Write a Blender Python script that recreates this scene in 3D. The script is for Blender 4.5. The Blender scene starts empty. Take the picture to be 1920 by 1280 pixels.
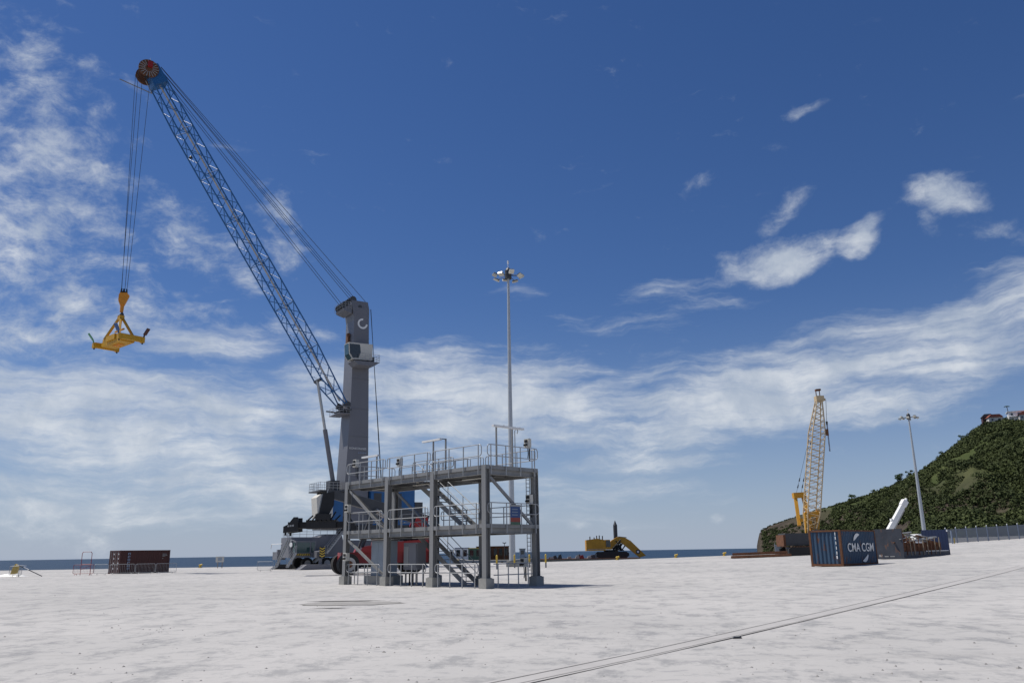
import bpy, bmesh, math, random
from mathutils import Vector, Matrix, Euler, noise
random.seed(7)
rnd = random.Random(11)
scene = bpy.context.scene
col = scene.collection
R = math.radians

# ---------------------------------------------------------------- camera
F, CAMH, ROLL = 1530.0, 1.7, 0.016
TH = math.atan(394.5 / F)
cam_d = bpy.data.cameras.new('camera'); cam = bpy.data.objects.new('camera', cam_d); col.objects.link(cam)
cam_d.sensor_width = 36.0; cam_d.lens = 36.0 * F / 1920.0
cam_d.clip_start = 0.1; cam_d.clip_end = 60000
fwd = Vector((0, math.cos(TH), math.sin(TH)))
r0 = Vector((1, 0, 0)); u0 = Vector((0, -math.sin(TH), math.cos(TH)))
rt = r0 * math.cos(-ROLL) + u0 * math.sin(-ROLL)
up = u0 * math.cos(-ROLL) - r0 * math.sin(-ROLL)
cm = Matrix((rt, up, -fwd)).transposed().to_4x4(); cm.translation = Vector((0, 0, CAMH))
cam.matrix_world = cm
scene.camera = cam
scene.render.resolution_x = 1024; scene.render.resolution_y = 682

# ---------------------------------------------------------------- sun, sky, exposure
SUN_EL = R(61); SUN_DIR = Vector((-0.95, 0.31, 0)).normalized()      # horizontal direction towards the sun
sd = bpy.data.lights.new('sun', 'SUN'); so = bpy.data.objects.new('sun', sd); col.objects.link(so)
sd.energy = 4.9; sd.angle = R(0.53); sd.color = (1.0, 0.955, 0.89)
tosun = Vector((SUN_DIR.x * math.cos(SUN_EL), SUN_DIR.y * math.cos(SUN_EL), math.sin(SUN_EL)))
so.rotation_euler = tosun.to_track_quat('Z', 'Y').to_euler()
so.location = (-60, 40, 120)
scene.view_settings.view_transform = 'Standard'; scene.view_settings.look = 'None'
scene.view_settings.gamma = 1; scene.view_settings.exposure = 0.0
try: scene.view_settings.use_curve_mapping = False
except Exception: pass

def pix_dir(px, py):
    d = fwd + rt * ((px - 960) / F) + up * ((640 - py) / F)
    return d.normalized()
def at(px, py, Y):
    d = pix_dir(px, py); t = Y / d.y
    return Vector((0, 0, CAMH)) + d * t
def gz(x):
    t = max(0.0, x - 2.0)
    return min(3.4, .010 * t + .00022 * t * t)
def on_ground(px, py):
    d = pix_dir(px, py); z = 0
    for i in range(60):
        p = d * ((z - CAMH) / d.z); z = .6 * z + .4 * gz(p.x)
    return Vector((p.x, p.y, gz(p.x)))

world = bpy.data.worlds.new('World'); scene.world = world; world.use_nodes = True
def build_world():
    nt = world.node_tree; nt.nodes.clear(); N = nt.nodes.new; L = nt.links.new
    out = N('ShaderNodeOutputWorld'); bg = N('ShaderNodeBackground'); L(bg.outputs[0], out.inputs[0])
    sky = N('ShaderNodeTexSky'); sky.sky_type = 'NISHITA'; sky.sun_disc = False
    sky.sun_elevation = SUN_EL; sky.sun_rotation = math.atan2(SUN_DIR.x, SUN_DIR.y)
    sky.altitude = 0; sky.air_density = 1.0; sky.dust_density = 0.1; sky.ozone_density = 4.0
    bg.inputs['Strength'].default_value = 0.07
    tc = N('ShaderNodeTexCoord'); sep = N('ShaderNodeSeparateXYZ'); L(tc.outputs['Generated'], sep.inputs[0])
    def M(op, a, b=None, c=None, clamp=False):
        n = N('ShaderNodeMath'); n.operation = op; n.use_clamp = clamp
        for i, v in enumerate((a, b, c)):
            if v is None: continue
            if isinstance(v, (int, float)): n.inputs[i].default_value = v
            else: L(v, n.inputs[i])
        return n.outputs[0]
    az = M('ARCTAN2', sep.outputs['X'], sep.outputs['Y']); el = M('ARCSINE', sep.outputs['Z'])
    comb = N('ShaderNodeCombineXYZ'); L(az, comb.inputs[0]); L(el, comb.inputs[1])
    # domain warp so that the cloud edges fray
    def noise_tex(vec, scale, detail, rough, lac=2.0, dist=0.0):
        n = N('ShaderNodeTexNoise'); n.inputs['Scale'].default_value = scale; n.inputs['Detail'].default_value = detail
        n.inputs['Roughness'].default_value = rough; n.inputs['Lacunarity'].default_value = lac; n.inputs['Distortion'].default_value = dist
        L(vec, n.inputs['Vector']); return n
    def VM(op, a, b):
        n = N('ShaderNodeVectorMath'); n.operation = op
        for i, v in enumerate((a, b)):
            if isinstance(v, tuple): n.inputs[i].default_value = v
            else: L(v, n.inputs[i])
        return n.outputs[0]
    wn = noise_tex(comb.outputs[0], 6.0, 5, .6)
    warp = VM('SCALE', VM('SUBTRACT', wn.outputs['Color'], (.5, .5, .5)), (0, 0, 0)); warp.node.inputs['Scale'].default_value = 0.055
    pos = VM('ADD', comb.outputs[0], warp)
    # streak coordinates: rotated a little and stretched along the wind
    def layer(rot, sx, sy, scale, detail, rough, dist=0.0):
        mp = N('ShaderNodeMapping'); L(pos, mp.inputs['Vector']); mp.inputs['Rotation'].default_value = (0, 0, R(rot)); mp.inputs['Scale'].default_value = (sx, sy, 1.0)
        return noise_tex(mp.outputs[0], scale, detail, rough, dist=dist).outputs['Fac']
    fine = layer(-7, 1.0, 5.5, 6.0, 12, .64, .12); wisp = layer(-35, 1.0, 2.6, 12.0, 12, .66, .25); puff = layer(-30, 1.0, 1.4, 22.0, 12, .64, .15)
    def blob(px, py, rx, ry, rot=0, soft=1.0):
        d = pix_dir(px, py); a0, e0 = math.atan2(d.x, d.y), math.asin(d.z)
        m = N('ShaderNodeMapping'); m.vector_type = 'TEXTURE'; L(pos, m.inputs['Vector'])
        m.inputs['Location'].default_value = (a0, e0, 0); m.inputs['Rotation'].default_value = (0, 0, R(rot)); m.inputs['Scale'].default_value = (rx / F, ry / F, 1)
        ln = N('ShaderNodeVectorMath'); ln.operation = 'LENGTH'; L(m.outputs[0], ln.inputs[0])
        return M('SUBTRACT', 1.0, M('POWER', ln.outputs['Value'], 1.8), clamp=True)
    def total(lst):
        acc = None
        for w, b in lst:
            t = M('MULTIPLY', blob(*b), w); acc = t if acc is None else M('MAXIMUM', acc, t)
        return acc
    # broken fleecy cloud on the left, long streaky veils low down, a few single puffs
    fleece = total([(1.0, (20, 370, 300, 290, 0)), (.72, (90, 170, 260, 120, -35)), (.88, (150, 590, 380, 130, 0)), (.80, (330, 430, 230, 80, -38)), (.70, (520, 430, 85, 150, 20)),
                    (.78, (450, 500, 130, 50, -50)), (.60, (570, 630, 150, 55, -20)), (.95, (50, 960, 220, 75, -10))])
    veil = total([(1.1, (230, 790, 620, 150, 0)), (1.1, (900, 760, 640, 150, 0)), (1.1, (1450, 740, 640, 125, 8)), (1.05, (1830, 630, 360, 120, 20)), (.9, (430, 655, 230, 50, 4)),
                  (.9, (400, 920, 900, 100, 0)), (.72, (1050, 930, 400, 90, 0)), (.65, (1180, 860, 420, 60, 4)), (.5, (1250, 560, 300, 80, 10)), (.5, (980, 545, 90, 35, 0))])
    single = total([(1.1, (1465, 484, 190, 58, 3)), (1.0, (1605, 452, 75, 44, 32)), (.72, (1475, 385, 110, 45, 32)), (.9, (1785, 375, 115, 60, -5)), (.66, (1745, 415, 55, 60, 40)), (.66, (1305, 335, 85, 36, 25)), (.66, (1510, 208, 90, 20, 8)),
                    (.66, (1455, 278, 58, 20, 4)), (.6, (1860, 440, 140, 50, -20)), (1.0, (70, 945, 130, 50, 0)), (.9, (20, 905, 80, 40, 0)), (.8, (1075, 985, 50, 22, 0)), (.75, (1350, 970, 26, 18, 0))])
    def sm(v, a, b):
        n = N('ShaderNodeMapRange'); n.interpolation_type = 'SMOOTHSTEP'; L(v, n.inputs[0])
        n.inputs[1].default_value = a; n.inputs[2].default_value = b; return n.outputs[0]
    # the same kinds of cloud go on all round, outside the view
    far = M('MULTIPLY', sm(M('ABSOLUTE', az), .70, 1.0), sm(noise_tex(comb.outputs[0], 1.6, 3, .5).outputs['Fac'], .42, .62))
    far = M('MULTIPLY', far, .75)
    mixn = M('ADD', M('MULTIPLY', puff, .5), M('MULTIPLY', wisp, .5))
    c1 = sm(M('ADD', M('MULTIPLY', M('MAXIMUM', fleece, far), .50), M('MULTIPLY', mixn, 2.0)), 1.17, 1.80)
    c2 = sm(M('ADD', M('MULTIPLY', M('MAXIMUM', veil, far), .60), M('ADD', M('MULTIPLY', fine, 1.35), M('MULTIPLY', wisp, .35))), 1.02, 1.60)
    c3 = sm(M('ADD', M('MULTIPLY', single, .85), M('MULTIPLY', mixn, 1.5)), 1.12, 1.72)
    dens = M('MAXIMUM', M('MAXIMUM', c1, M('MULTIPLY', c2, .97)), c3)
    # pale haze low over the sea
    hz = M('MULTIPLY', M('POWER', M('SUBTRACT', 1.0, M('MULTIPLY', M('ABSOLUTE', el), 3.2), clamp=True), 2.0), .75)
    shade = noise_tex(pos, 14.0, 6, .6).outputs['Fac']
    cr = N('ShaderNodeMixRGB'); cr.inputs[1].default_value = (6.6, 7.5, 8.8, 1); cr.inputs[2].default_value = (11.0, 11.4, 11.8, 1); L(M('MULTIPLY', sm(shade, .3, .7), dens), cr.inputs[0])
    hm = N('ShaderNodeMixRGB'); L(hz, hm.inputs[0]); hs = N('ShaderNodeHueSaturation'); hs.inputs['Saturation'].default_value = 1.18; hs.inputs['Value'].default_value = 1.0; L(sky.outputs[0], hs.inputs['Color']); tn = N('ShaderNodeMixRGB'); tn.blend_type = 'MULTIPLY'; tn.inputs[0].default_value = 1; tn.inputs[2].default_value = (.92, .88, 1.06, 1); L(hs.outputs[0], tn.inputs[1]); L(tn.outputs[0], hm.inputs[1]); hm.inputs[2].default_value = (4.9, 6.3, 8.6, 1)
    mx = N('ShaderNodeMixRGB'); L(M('MULTIPLY', dens, .86), mx.inputs[0]); L(hm.outputs[0], mx.inputs[1]); L(cr.outputs[0], mx.inputs[2])
    L(mx.outputs[0], bg.inputs['Color'])
build_world()

# ---------------------------------------------------------------- materials
def mat(name, c, rough=.6, metal=0.0, var=.12, scale=3.0, rust=0.0, rust_col=(.16, .06, .025), bump=0.0, spec=.4, streak=False, rust_scale=2.5):
    m = bpy.data.materials.new(name); m.use_nodes = True; nt = m.node_tree; N = nt.nodes.new; L = nt.links.new
    b = nt.nodes['Principled BSDF']; b.inputs['Roughness'].default_value = rough; b.inputs['Metallic'].default_value = metal
    b.inputs['Specular IOR Level'].default_value = spec
    tc = N('ShaderNodeTexCoord'); n = N('ShaderNodeTexNoise'); n.inputs['Scale'].default_value = scale; n.inputs['Detail'].default_value = 6; n.inputs['Roughness'].default_value = .65
    src = tc.outputs['Object']
    if streak:
        mp = N('ShaderNodeMapping'); mp.inputs['Scale'].default_value = (1, 1, .12); L(src, mp.inputs['Vector']); L(mp.outputs[0], n.inputs['Vector'])
    else: L(src, n.inputs['Vector'])
    r = N('ShaderNodeMapRange'); r.inputs[1].default_value = .25; r.inputs[2].default_value = .75; r.inputs[3].default_value = 1 - var; r.inputs[4].default_value = 1 + var; L(n.outputs['Fac'], r.inputs[0])
    mul = N('ShaderNodeMixRGB'); mul.blend_type = 'MULTIPLY'; mul.inputs[0].default_value = 1; mul.inputs[1].default_value = (*c, 1)
    g = N('ShaderNodeCombineXYZ')
    for i in range(3): L(r.outputs[0], g.inputs[i])
    L(g.outputs[0], mul.inputs[2]); last = mul.outputs[0]
    if rust > 0:
        n2 = N('ShaderNodeTexNoise'); n2.inputs['Scale'].default_value = rust_scale; n2.inputs['Detail'].default_value = 8; n2.inputs['Roughness'].default_value = .7
        mp2 = N('ShaderNodeMapping'); mp2.inputs['Scale'].default_value = (1, 1, .45); L(src, mp2.inputs['Vector']); L(mp2.outputs[0], n2.inputs['Vector'])
        rr = N('ShaderNodeMapRange'); e = .72 - rust * .35; rr.inputs[1].default_value = e; rr.inputs[2].default_value = e + .08; L(n2.outputs['Fac'], rr.inputs[0])
        mx = N('ShaderNodeMixRGB'); L(rr.outputs[0], mx.inputs[0]); L(last, mx.inputs[1]); mx.inputs[2].default_value = (*rust_col, 1); last = mx.outputs[0]
    L(last, b.inputs['Base Color'])
    if bump > 0:
        bp = N('ShaderNodeBump'); bp.inputs['Strength'].default_value = bump; bp.inputs['Distance'].default_value = .02; L(n.outputs['Fac'], bp.inputs['Height']); L(bp.outputs[0], b.inputs['Normal'])
    return m
M_ = {}
M_['galv'] = mat('galvanised_steel', (.235, .235, .23), .5, .2, .16, 2.2, streak=True)
M_['galvrail'] = mat('galvanised_tube', (.36, .365, .365), .42, .4, .1, 3)
M_['grating'] = mat('deck_grating', (.13, .13, .135), .65, .3, .15, 5)
M_['concrete'] = mat('footing_concrete', (.30, .295, .27), .9, 0, .16, 4, bump=.3)
M_['cgrey'] = mat('crane_grey_paint', (.15, .152, .168), .45, 0, .07, .8, streak=True)
M_['cdark'] = mat('dark_grey_paint', (.055, .058, .062), .5, 0, .15, 2)
M_['cblue'] = mat('crane_blue_paint', (.018, .105, .27), .4, 0, .1, 1.5)
M_['cream'] = mat('cream_paint', (.56, .54, .48), .5, 0, .06, 2)
M_['white'] = mat('white_paint', (.74, .74, .72), .45, 0, .08, 3)
M_['black'] = mat('black_steel', (.018, .018, .019), .5, .2, .25, 3)
M_['tyre'] = mat('tyre_rubber', (.022, .021, .02), .85, 0, .25, 4, bump=.2)
M_['rim'] = mat('wheel_rim', (.42, .40, .37), .55, 0, .15, 3)
M_['red'] = mat('red_paint', (.27, .016, .015), .4, 0, .15, 2)
M_['yellow'] = mat('safety_yellow', (.55, .38, .05), .5, 0, .12, 3)
M_['spread'] = mat('spreader_yellow', (.50, .27, .015), .5, 0, .18, 2.2, rust=.25)
M_['hook'] = mat('hook_orange', (.62, .24, .02), .5, 0, .18, 2.5, rust=.2)
M_['exyel'] = mat('excavator_yellow', (.52, .26, .02), .55, 0, .2, 1.2, rust=.3)
M_['lattice'] = mat('lattice_buff', (.50, .385, .23), .55, 0, .15, 1.5, rust=.15)
M_['rope'] = mat('wire_rope', (.045, .045, .047), .5, .4, .1, 3)
M_['chrome'] = mat('cylinder_rod', (.45, .44, .42), .3, .6, .08, 3)
M_['pole'] = mat('pole_galvanised', (.45, .47, .48), .5, .3, .08, 1.2)
M_['rust'] = mat('rusty_steel', (.13, .055, .026), .85, 0, .45, 2.2, bump=.3)
M_['brown'] = mat('container_brown', (.065, .02, .016), .55, 0, .15, 1.2, rust=.1, streak=True)
M_['blue_c'] = mat('container_blue', (.032, .066, .115), .6, 0, .22, 1.5, rust=.42, rust_col=(.12, .05, .025), streak=True)
M_['blue_d'] = mat('container_dark_blue', (.014, .026, .07), .6, 0, .2, 1.5, rust=.25, streak=True)
M_['steelplate'] = mat('weathered_plate', (.042, .048, .062), .65, .1, .3, 1.6, rust=.40, rust_col=(.14, .075, .05))
M_['scrap'] = mat('scrap_grey', (.34, .34, .33), .6, .2, .35, 2.5, rust=.3)
M_['timber'] = mat('weathered_timber', (.30, .24, .17), .85, 0, .25, 2)
M_['signblue'] = mat('sign_blue', (.03, .07, .19), .5, 0, .1, 6)
M_['signred'] = mat('sign_red', (.26, .05, .035), .5, 0, .15, 8)
M_['signgreen'] = mat('sign_green', (.06, .12, .08), .5, 0, .15, 8)
M_['green'] = mat('flipper_green', (.10, .30, .16), .5, 0, .2, 4)
M_['fblue'] = mat('flipper_blue', (.035, .09, .24), .5, 0, .2, 4)
M_['fbrown'] = mat('flipper_brown', (.07, .03, .025), .6, 0, .2, 4)
M_['fence'] = mat('fence_steel', (.21, .25, .32), .5, .2, .1, 2)
M_['roofred'] = mat('roof_tiles', (.28, .09, .06), .8, 0, .2, 2)
M_['wall'] = mat('house_render', (.60, .57, .52), .85, 0, .1, 1)
M_['hut'] = mat('hut_grey_blue', (.30, .35, .40), .6, 0, .12, 2)
M_['lens'] = mat('lamp_lens', (.55, .53, .46), .25, 0, .05, 2)
M_['hullpale'] = mat('hull_pale', (.40, .38, .34), .7, 0, .2, .8, rust=.22)
def glass(name, c):
    m = mat(name, c, .06, 0, .05, 2, spec=.9); return m
M_['glass'] = glass('dark_glass', (.012, .02, .022)); M_['glassg'] = glass('green_glass', (.03, .065, .06))
def mesh_mat():
    m = bpy.data.materials.new('fence_mesh'); m.use_nodes = True; nt = m.node_tree; N = nt.nodes.new; L = nt.links.new
    b = nt.nodes['Principled BSDF']; b.inputs['Base Color'].default_value = (.17, .19, .22, 1); b.inputs['Roughness'].default_value = .5
    tr = N('ShaderNodeBsdfTransparent'); mx = N('ShaderNodeMixShader'); mx.inputs[0].default_value = .8
    L(tr.outputs[0], mx.inputs[1]); L(b.outputs[0], mx.inputs[2]); L(mx.outputs[0], nt.nodes['Material Output'].inputs[0]); return m
M_['mesh'] = mesh_mat()

# ---------------------------------------------------------------- mesh helpers
class MB:
    def __init__(s): s.v = []; s.f = []; s.sm = []
    def add(s, vs, fs, smooth=False):
        o = len(s.v); s.v += [tuple(v) for v in vs]
        for f in fs: s.f.append(tuple(i + o for i in f)); s.sm.append(smooth)
        return s
    def box(s, c, size, rz=0, M=None):
        x, y, z = size[0] / 2, size[1] / 2, size[2] / 2
        vs = [Vector((a, b, d)) for a in (-x, x) for b in (-y, y) for d in (-z, z)]
        m = M if M else Matrix.Rotation(rz, 3, 'Z'); c = Vector(c)
        return s.add([c + m @ v for v in vs], [(0, 1, 3, 2), (4, 6, 7, 5), (0, 4, 5, 1), (2, 3, 7, 6), (0, 2, 6, 4), (1, 5, 7, 3)])
    def bb(s, x0, x1, y0, y1, z0, z1): return s.box(((x0 + x1) / 2, (y0 + y1) / 2, (z0 + z1) / 2), (abs(x1 - x0), abs(y1 - y0), abs(z1 - z0)))
    def beam(s, p, q, w, h, upv=(0, 0, 1)):
        p, q = Vector(p), Vector(q); d = (q - p); ln = d.length; d.normalize(); u = Vector(upv)
        if abs(d.dot(u)) > .98: u = Vector((1, 0, 0))
        sd_ = d.cross(u).normalized(); u = sd_.cross(d).normalized()
        vs = [p + sd_ * a * w / 2 + u * b * h / 2 + d * t for t in (0, ln) for a, b in ((-1, -1), (1, -1), (1, 1), (-1, 1))]
        return s.add(vs, [(0, 1, 2, 3), (7, 6, 5, 4), (0, 4, 5, 1), (1, 5, 6, 2), (2, 6, 7, 3), (3, 7, 4, 0)])
    def tube(s, p, q, r, r2=None, n=8, caps=True):
        p, q = Vector(p), Vector(q); r2 = r if r2 is None else r2; d = (q - p).normalized()
        u = Vector((0, 0, 1)) if abs(d.z) < .95 else Vector((1, 0, 0)); a = d.cross(u).normalized(); b = a.cross(d)
        vs = []
        for c, rr in ((p, r), (q, r2)):
            for i in range(n): t = 2 * math.pi * i / n; vs.append(c + a * math.cos(t) * rr + b * math.sin(t) * rr)
        s.add(vs, [(i, (i + 1) % n, n + (i + 1) % n, n + i) for i in range(n)], True)
        if caps: s.add(vs, [tuple(range(n))[::-1], tuple(range(n, 2 * n))])
        return s
    def path(s, pts, r, n=6):
        for a, b in zip(pts[:-1], pts[1:]): s.tube(a, b, r, n=n)
        return s
    def prism(s, pts, a, b, axis='y'):
        k = len(pts)
        def mk(p, t): return {'y': (p[0], t, p[1]), 'x': (t, p[0], p[1]), 'z': (p[0], p[1], t)}[axis]
        vs = [mk(p, a) for p in pts] + [mk(p, b) for p in pts]
        return s.add(vs, [tuple(range(k)), tuple(range(2 * k - 1, k - 1, -1))] + [(i, i + k, (i + 1) % k + k, (i + 1) % k) for i in range(k)])
    def disc(s, c, axis, r, t, n=20):
        a = Vector(axis).normalized(); c = Vector(c); return s.tube(c - a * t / 2, c + a * t / 2, r, n=n)
    def build(s, name, m, parent=None, loc=None):
        me = bpy.data.meshes.new(name); me.from_pydata(s.v, [], s.f); me.polygons.foreach_set('use_smooth', s.sm)
        bm = bmesh.new(); bm.from_mesh(me); bmesh.ops.recalc_face_normals(bm, faces=bm.faces); bm.to_mesh(me); bm.free()
        me.materials.append(M_[m] if isinstance(m, str) else m); me.update()
        o = bpy.data.objects.new(name, me); col.objects.link(o)
        if parent: o.parent = parent
        if loc: o.location = loc
        return o
def tag(o, label, cat, group=None, kind=None):
    if label: o['label'] = label
    if cat: o['category'] = cat
    if group: o['group'] = group
    if kind: o['kind'] = kind
    return o
def thing(name, label, cat, loc, rz=0, group=None):
    o = bpy.data.objects.new(name, None); col.objects.link(o); o.empty_display_size = .3
    o.location = loc; o.rotation_euler = (0, 0, rz); return tag(o, label, cat, group)
def kids(o): return [c for c in bpy.data.objects if c.parent == o]
def copy_tree(o, parent=None):
    c = o.copy(); col.objects.link(c)
    if parent: c.parent = parent
    for ch in kids(o): copy_tree(ch, c)
    return c
def text_mesh(name, body, size, m, parent, M4, squeeze=1.0, bold=0.0):
    cu = bpy.data.curves.new('t', 'FONT'); cu.body = body; cu.size = size; cu.align_x = 'CENTER'; cu.align_y = 'CENTER'; cu.extrude = .004; cu.offset = bold
    t = bpy.data.objects.new('t', cu); col.objects.link(t); dg = bpy.context.evaluated_depsgraph_get()
    me = bpy.data.meshes.new_from_object(t.evaluated_get(dg)); bpy.data.objects.remove(t)
    me.transform(M4 @ Matrix.Diagonal((squeeze, 1, 1, 1))); me.materials.clear(); me.materials.append(M_[m])
    o = bpy.data.objects.new(name, me); col.objects.link(o); o.parent = parent; return o
def face_mat(origin, xdir, ydir):
    x = Vector(xdir).normalized(); y = Vector(ydir).normalized(); z = x.cross(y)
    m = Matrix((x, y, z)).transposed().to_4x4(); m.translation = Vector(origin); return m
def rounded_loop(x0, x1, z0, z1, r, fx):
    pts = []
    for cx, cz, a0 in ((x1 - r, z1 - r, 90), (x1 - r, z0 + r, 0), (x0 + r, z0 + r, -90), (x0 + r, z1 - r, -180)):
        for k in range(4): a = R(a0 - 30 * k); pts.append(fx(cx + r * math.cos(a), cz + r * math.sin(a)))
    return pts + [pts[0]]
# ================================================================ the setting
def fbm(x, y, z=0.0, o=4): return noise.fractal(Vector((x, y, z)), 1.0, 2.0, o)
def ground_mat():
    m = bpy.data.materials.new('pale_dusty_concrete'); m.use_nodes = True; nt = m.node_tree; N = nt.nodes.new; L = nt.links.new
    b = nt.nodes['Principled BSDF']; b.inputs['Roughness'].default_value = .9; b.inputs['Specular IOR Level'].default_value = .2
    g = N('ShaderNodeNewGeometry')
    def nz(sc, det, ro, stretch=(1, 1, 1), rot=0):
        mp = N('ShaderNodeMapping'); mp.inputs['Scale'].default_value = stretch; mp.inputs['Rotation'].default_value = (0, 0, R(rot)); L(g.outputs['Position'], mp.inputs['Vector'])
        n = N('ShaderNodeTexNoise'); n.inputs['Scale'].default_value = sc; n.inputs['Detail'].default_value = det; n.inputs['Roughness'].default_value = ro; L(mp.outputs[0], n.inputs['Vector']); return n.outputs['Fac']
    def rng(v, a, b_, c=0, d=1):
        r = N('ShaderNodeMapRange'); L(v, r.inputs[0]); r.inputs[1].default_value = a; r.inputs[2].default_value = b_; r.inputs[3].default_value = c; r.inputs[4].default_value = d; return r.outputs[0]
    def mix(f, a, c, blend='MIX'):
        x = N('ShaderNodeMixRGB'); x.blend_type = blend
        for i, v in ((0, f), (1, a), (2, c)):
            if isinstance(v, (int, float)): x.inputs[i].default_value = v
            elif isinstance(v, tuple): x.inputs[i].default_value = (*v, 1)
            else: L(v, x.inputs[i])
        return x.outputs[0]
    def mul(a, c):
        x = N('ShaderNodeMath'); x.operation = 'MULTIPLY'; L(a, x.inputs[0])
        if isinstance(c, float): x.inputs[1].default_value = c
        else: L(c, x.inputs[1])
        return x.outputs[0]
    big = nz(.07, 4, .6); patch = nz(1.1, 10, .78, (1, .6, 1), 20); fine = nz(6, 6, .7); track = nz(.9, 5, .6, (.16, 1.3, 1), 28)
    base = mix(rng(big, .38, .62), (.465, .449, .432), (.385, .375, .363))
    base = mix(mul(rng(patch, .50, .60), rng(big, .30, .55, .45, .95)), base, (.225, .226, .23))
    base = mix(mul(rng(track, .56, .66), .45), base, (.33, .32, .31))
    base = mix(rng(fine, .3, .7, .0, .4), base, (.38, .37, .35))
    scuff = nz(2.6, 8, .7, (.55, 1.2, 1), -12)
    base = mix(mul(rng(scuff, .56, .62), .6), base, (.27, .268, .27))
    speck = nz(2.3, 9, .8)
    base = mix(mul(rng(speck, .69, .74), .7), base, (.22, .19, .17))
    L(base, b.inputs['Base Color'])
    bp = N('ShaderNodeBump'); bp.inputs['Strength'].default_value = .5; bp.inputs['Distance'].default_value = .03; L(nz(2.5, 8, .72), bp.inputs['Height']); L(bp.outputs[0], b.inputs['Normal'])
    return m
M_['ground'] = ground_mat()
def quay(x):
    if x < 58: return 143 - .03 * x
    if x < 76: return min(162, 141 + (x - 58) * 1.4)
    return min(240, x / .47)
def build_ground():
    xs = [-420, -340, -270, -210] + [-160 + 4 * i for i in range(80)] + [165, 185, 220, 270]
    ts = [i / 46 for i in range(47)]
    vs = []; fs = []
    for x in xs:
        q = quay(x)
        for t in ts:
            y = -30 + (q + 30) * (t ** 1.15); vs.append((x, y, gz(x) + .010 * fbm(x * .35, y * .35)))
    n = len(ts)
    for i in range(len(xs) - 1):
        for j in range(n - 1): a = i * n + j; fs.append((a, a + n, a + n + 1, a + 1))
    k = len(vs)                                        # quay face down to the sea
    for i, x in enumerate(xs): v = vs[i * n + n - 1]; vs.append((v[0], v[1], -4))
    for i in range(len(xs) - 1): a = i * n + n - 1; fs.append((a, a + n, k + i + 1, k + i))
    mb = MB(); mb.add(vs, fs, True); o = mb.build('ground', 'ground'); o['kind'] = 'structure'; return o
ground = build_ground()

def sea_mat():
    m = bpy.data.materials.new('sea_water'); m.use_nodes = True; nt = m.node_tree; N = nt.nodes.new; L = nt.links.new
    b = nt.nodes['Principled BSDF']; b.inputs['Base Color'].default_value = (.012, .034, .066, 1); b.inputs['Roughness'].default_value = .45; b.inputs['Specular IOR Level'].default_value = .16
    g = N('ShaderNodeNewGeometry'); n = N('ShaderNodeTexNoise'); n.inputs['Scale'].default_value = .12; n.inputs['Detail'].default_value = 8; n.inputs['Roughness'].default_value = .65; L(g.outputs['Position'], n.inputs['Vector'])
    bp = N('ShaderNodeBump'); bp.inputs['Strength'].default_value = .9; bp.inputs['Distance'].default_value = 1.2; L(n.outputs['Fac'], bp.inputs['Height']); L(bp.outputs[0], b.inputs['Normal']); return m
M_['sea'] = sea_mat()
mb = MB(); mb.add([(-40000, -200, -2.2), (40000, -200, -2.2), (40000, 45000, -2.2), (-40000, 45000, -2.2)], [(0, 1, 2, 3)])
o = mb.build('sea', 'sea'); o['kind'] = 'structure'

# concrete strip and joints crossing the yard on the right
def strip(name, pA, pB, w, m, dz):
    a, b = on_ground(*pA), on_ground(*pB); d = (b - a); d.z = 0; s = Vector((-d.y, d.x, 0)).normalized() * w / 2; n = 40; vs = []; fs = []
    for i in range(n + 1):
        p = a.lerp(b, i / n)
        for k in (-1, 1): q = p + s * k; vs.append((q.x, q.y, gz(q.x) + dz))
    for i in range(n): fs.append((2 * i, 2 * i + 2, 2 * i + 3, 2 * i + 1))
    o = MB().add(vs, fs).build(name, m); o['kind'] = 'structure'; return o
M_['stripc'] = mat('strip_concrete', (.385, .372, .358), .9, 0, .14, .8, bump=.2)
M_['jointdark'] = mat('joint_dark', (.13, .125, .12), .9, 0, .5, 3)
M_['damp'] = mat('damp_sand', (.27, .26, .245), .9, 0, .22, 1.5)
strip('pavement_strip', (930, 1285), (1916, 1062), .55, 'stripc', .014)
strip('pavement_joint', (905, 1285), (1912, 1060), .022, 'jointdark', .019)
strip('pavement_joint', (962, 1285), (1921, 1064), .016, 'jointdark', .019)
def patch(name, px, py, rx, ry, m, dz, seed):
    c = on_ground(px, py); n = 34; vs = [(c.x, c.y, gz(c.x) + dz)]; fs = []
    for i in range(n):
        a = 2 * math.pi * i / n; k = 1 + .35 * fbm(math.cos(a) * 1.5 + seed, math.sin(a) * 1.5); x, y = c.x + rx * k * math.cos(a), c.y + ry * k * math.sin(a); vs.append((x, y, gz(x) + dz))
    for i in range(n): fs.append((0, 1 + i, 1 + (i + 1) % n))
    o = MB().add(vs, fs).build(name, m); o['kind'] = 'structure'; return o
patch('damp_ground', 655, 1131, 2.1, 1.1, 'damp', .013, 3)
patch('drain_hole', 650, 1126.5, 1.25, .22, 'jointdark', .018, 5)
patch('drain_hole', 618, 1140, .6, .12, 'jointdark', .018, 8)

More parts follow.
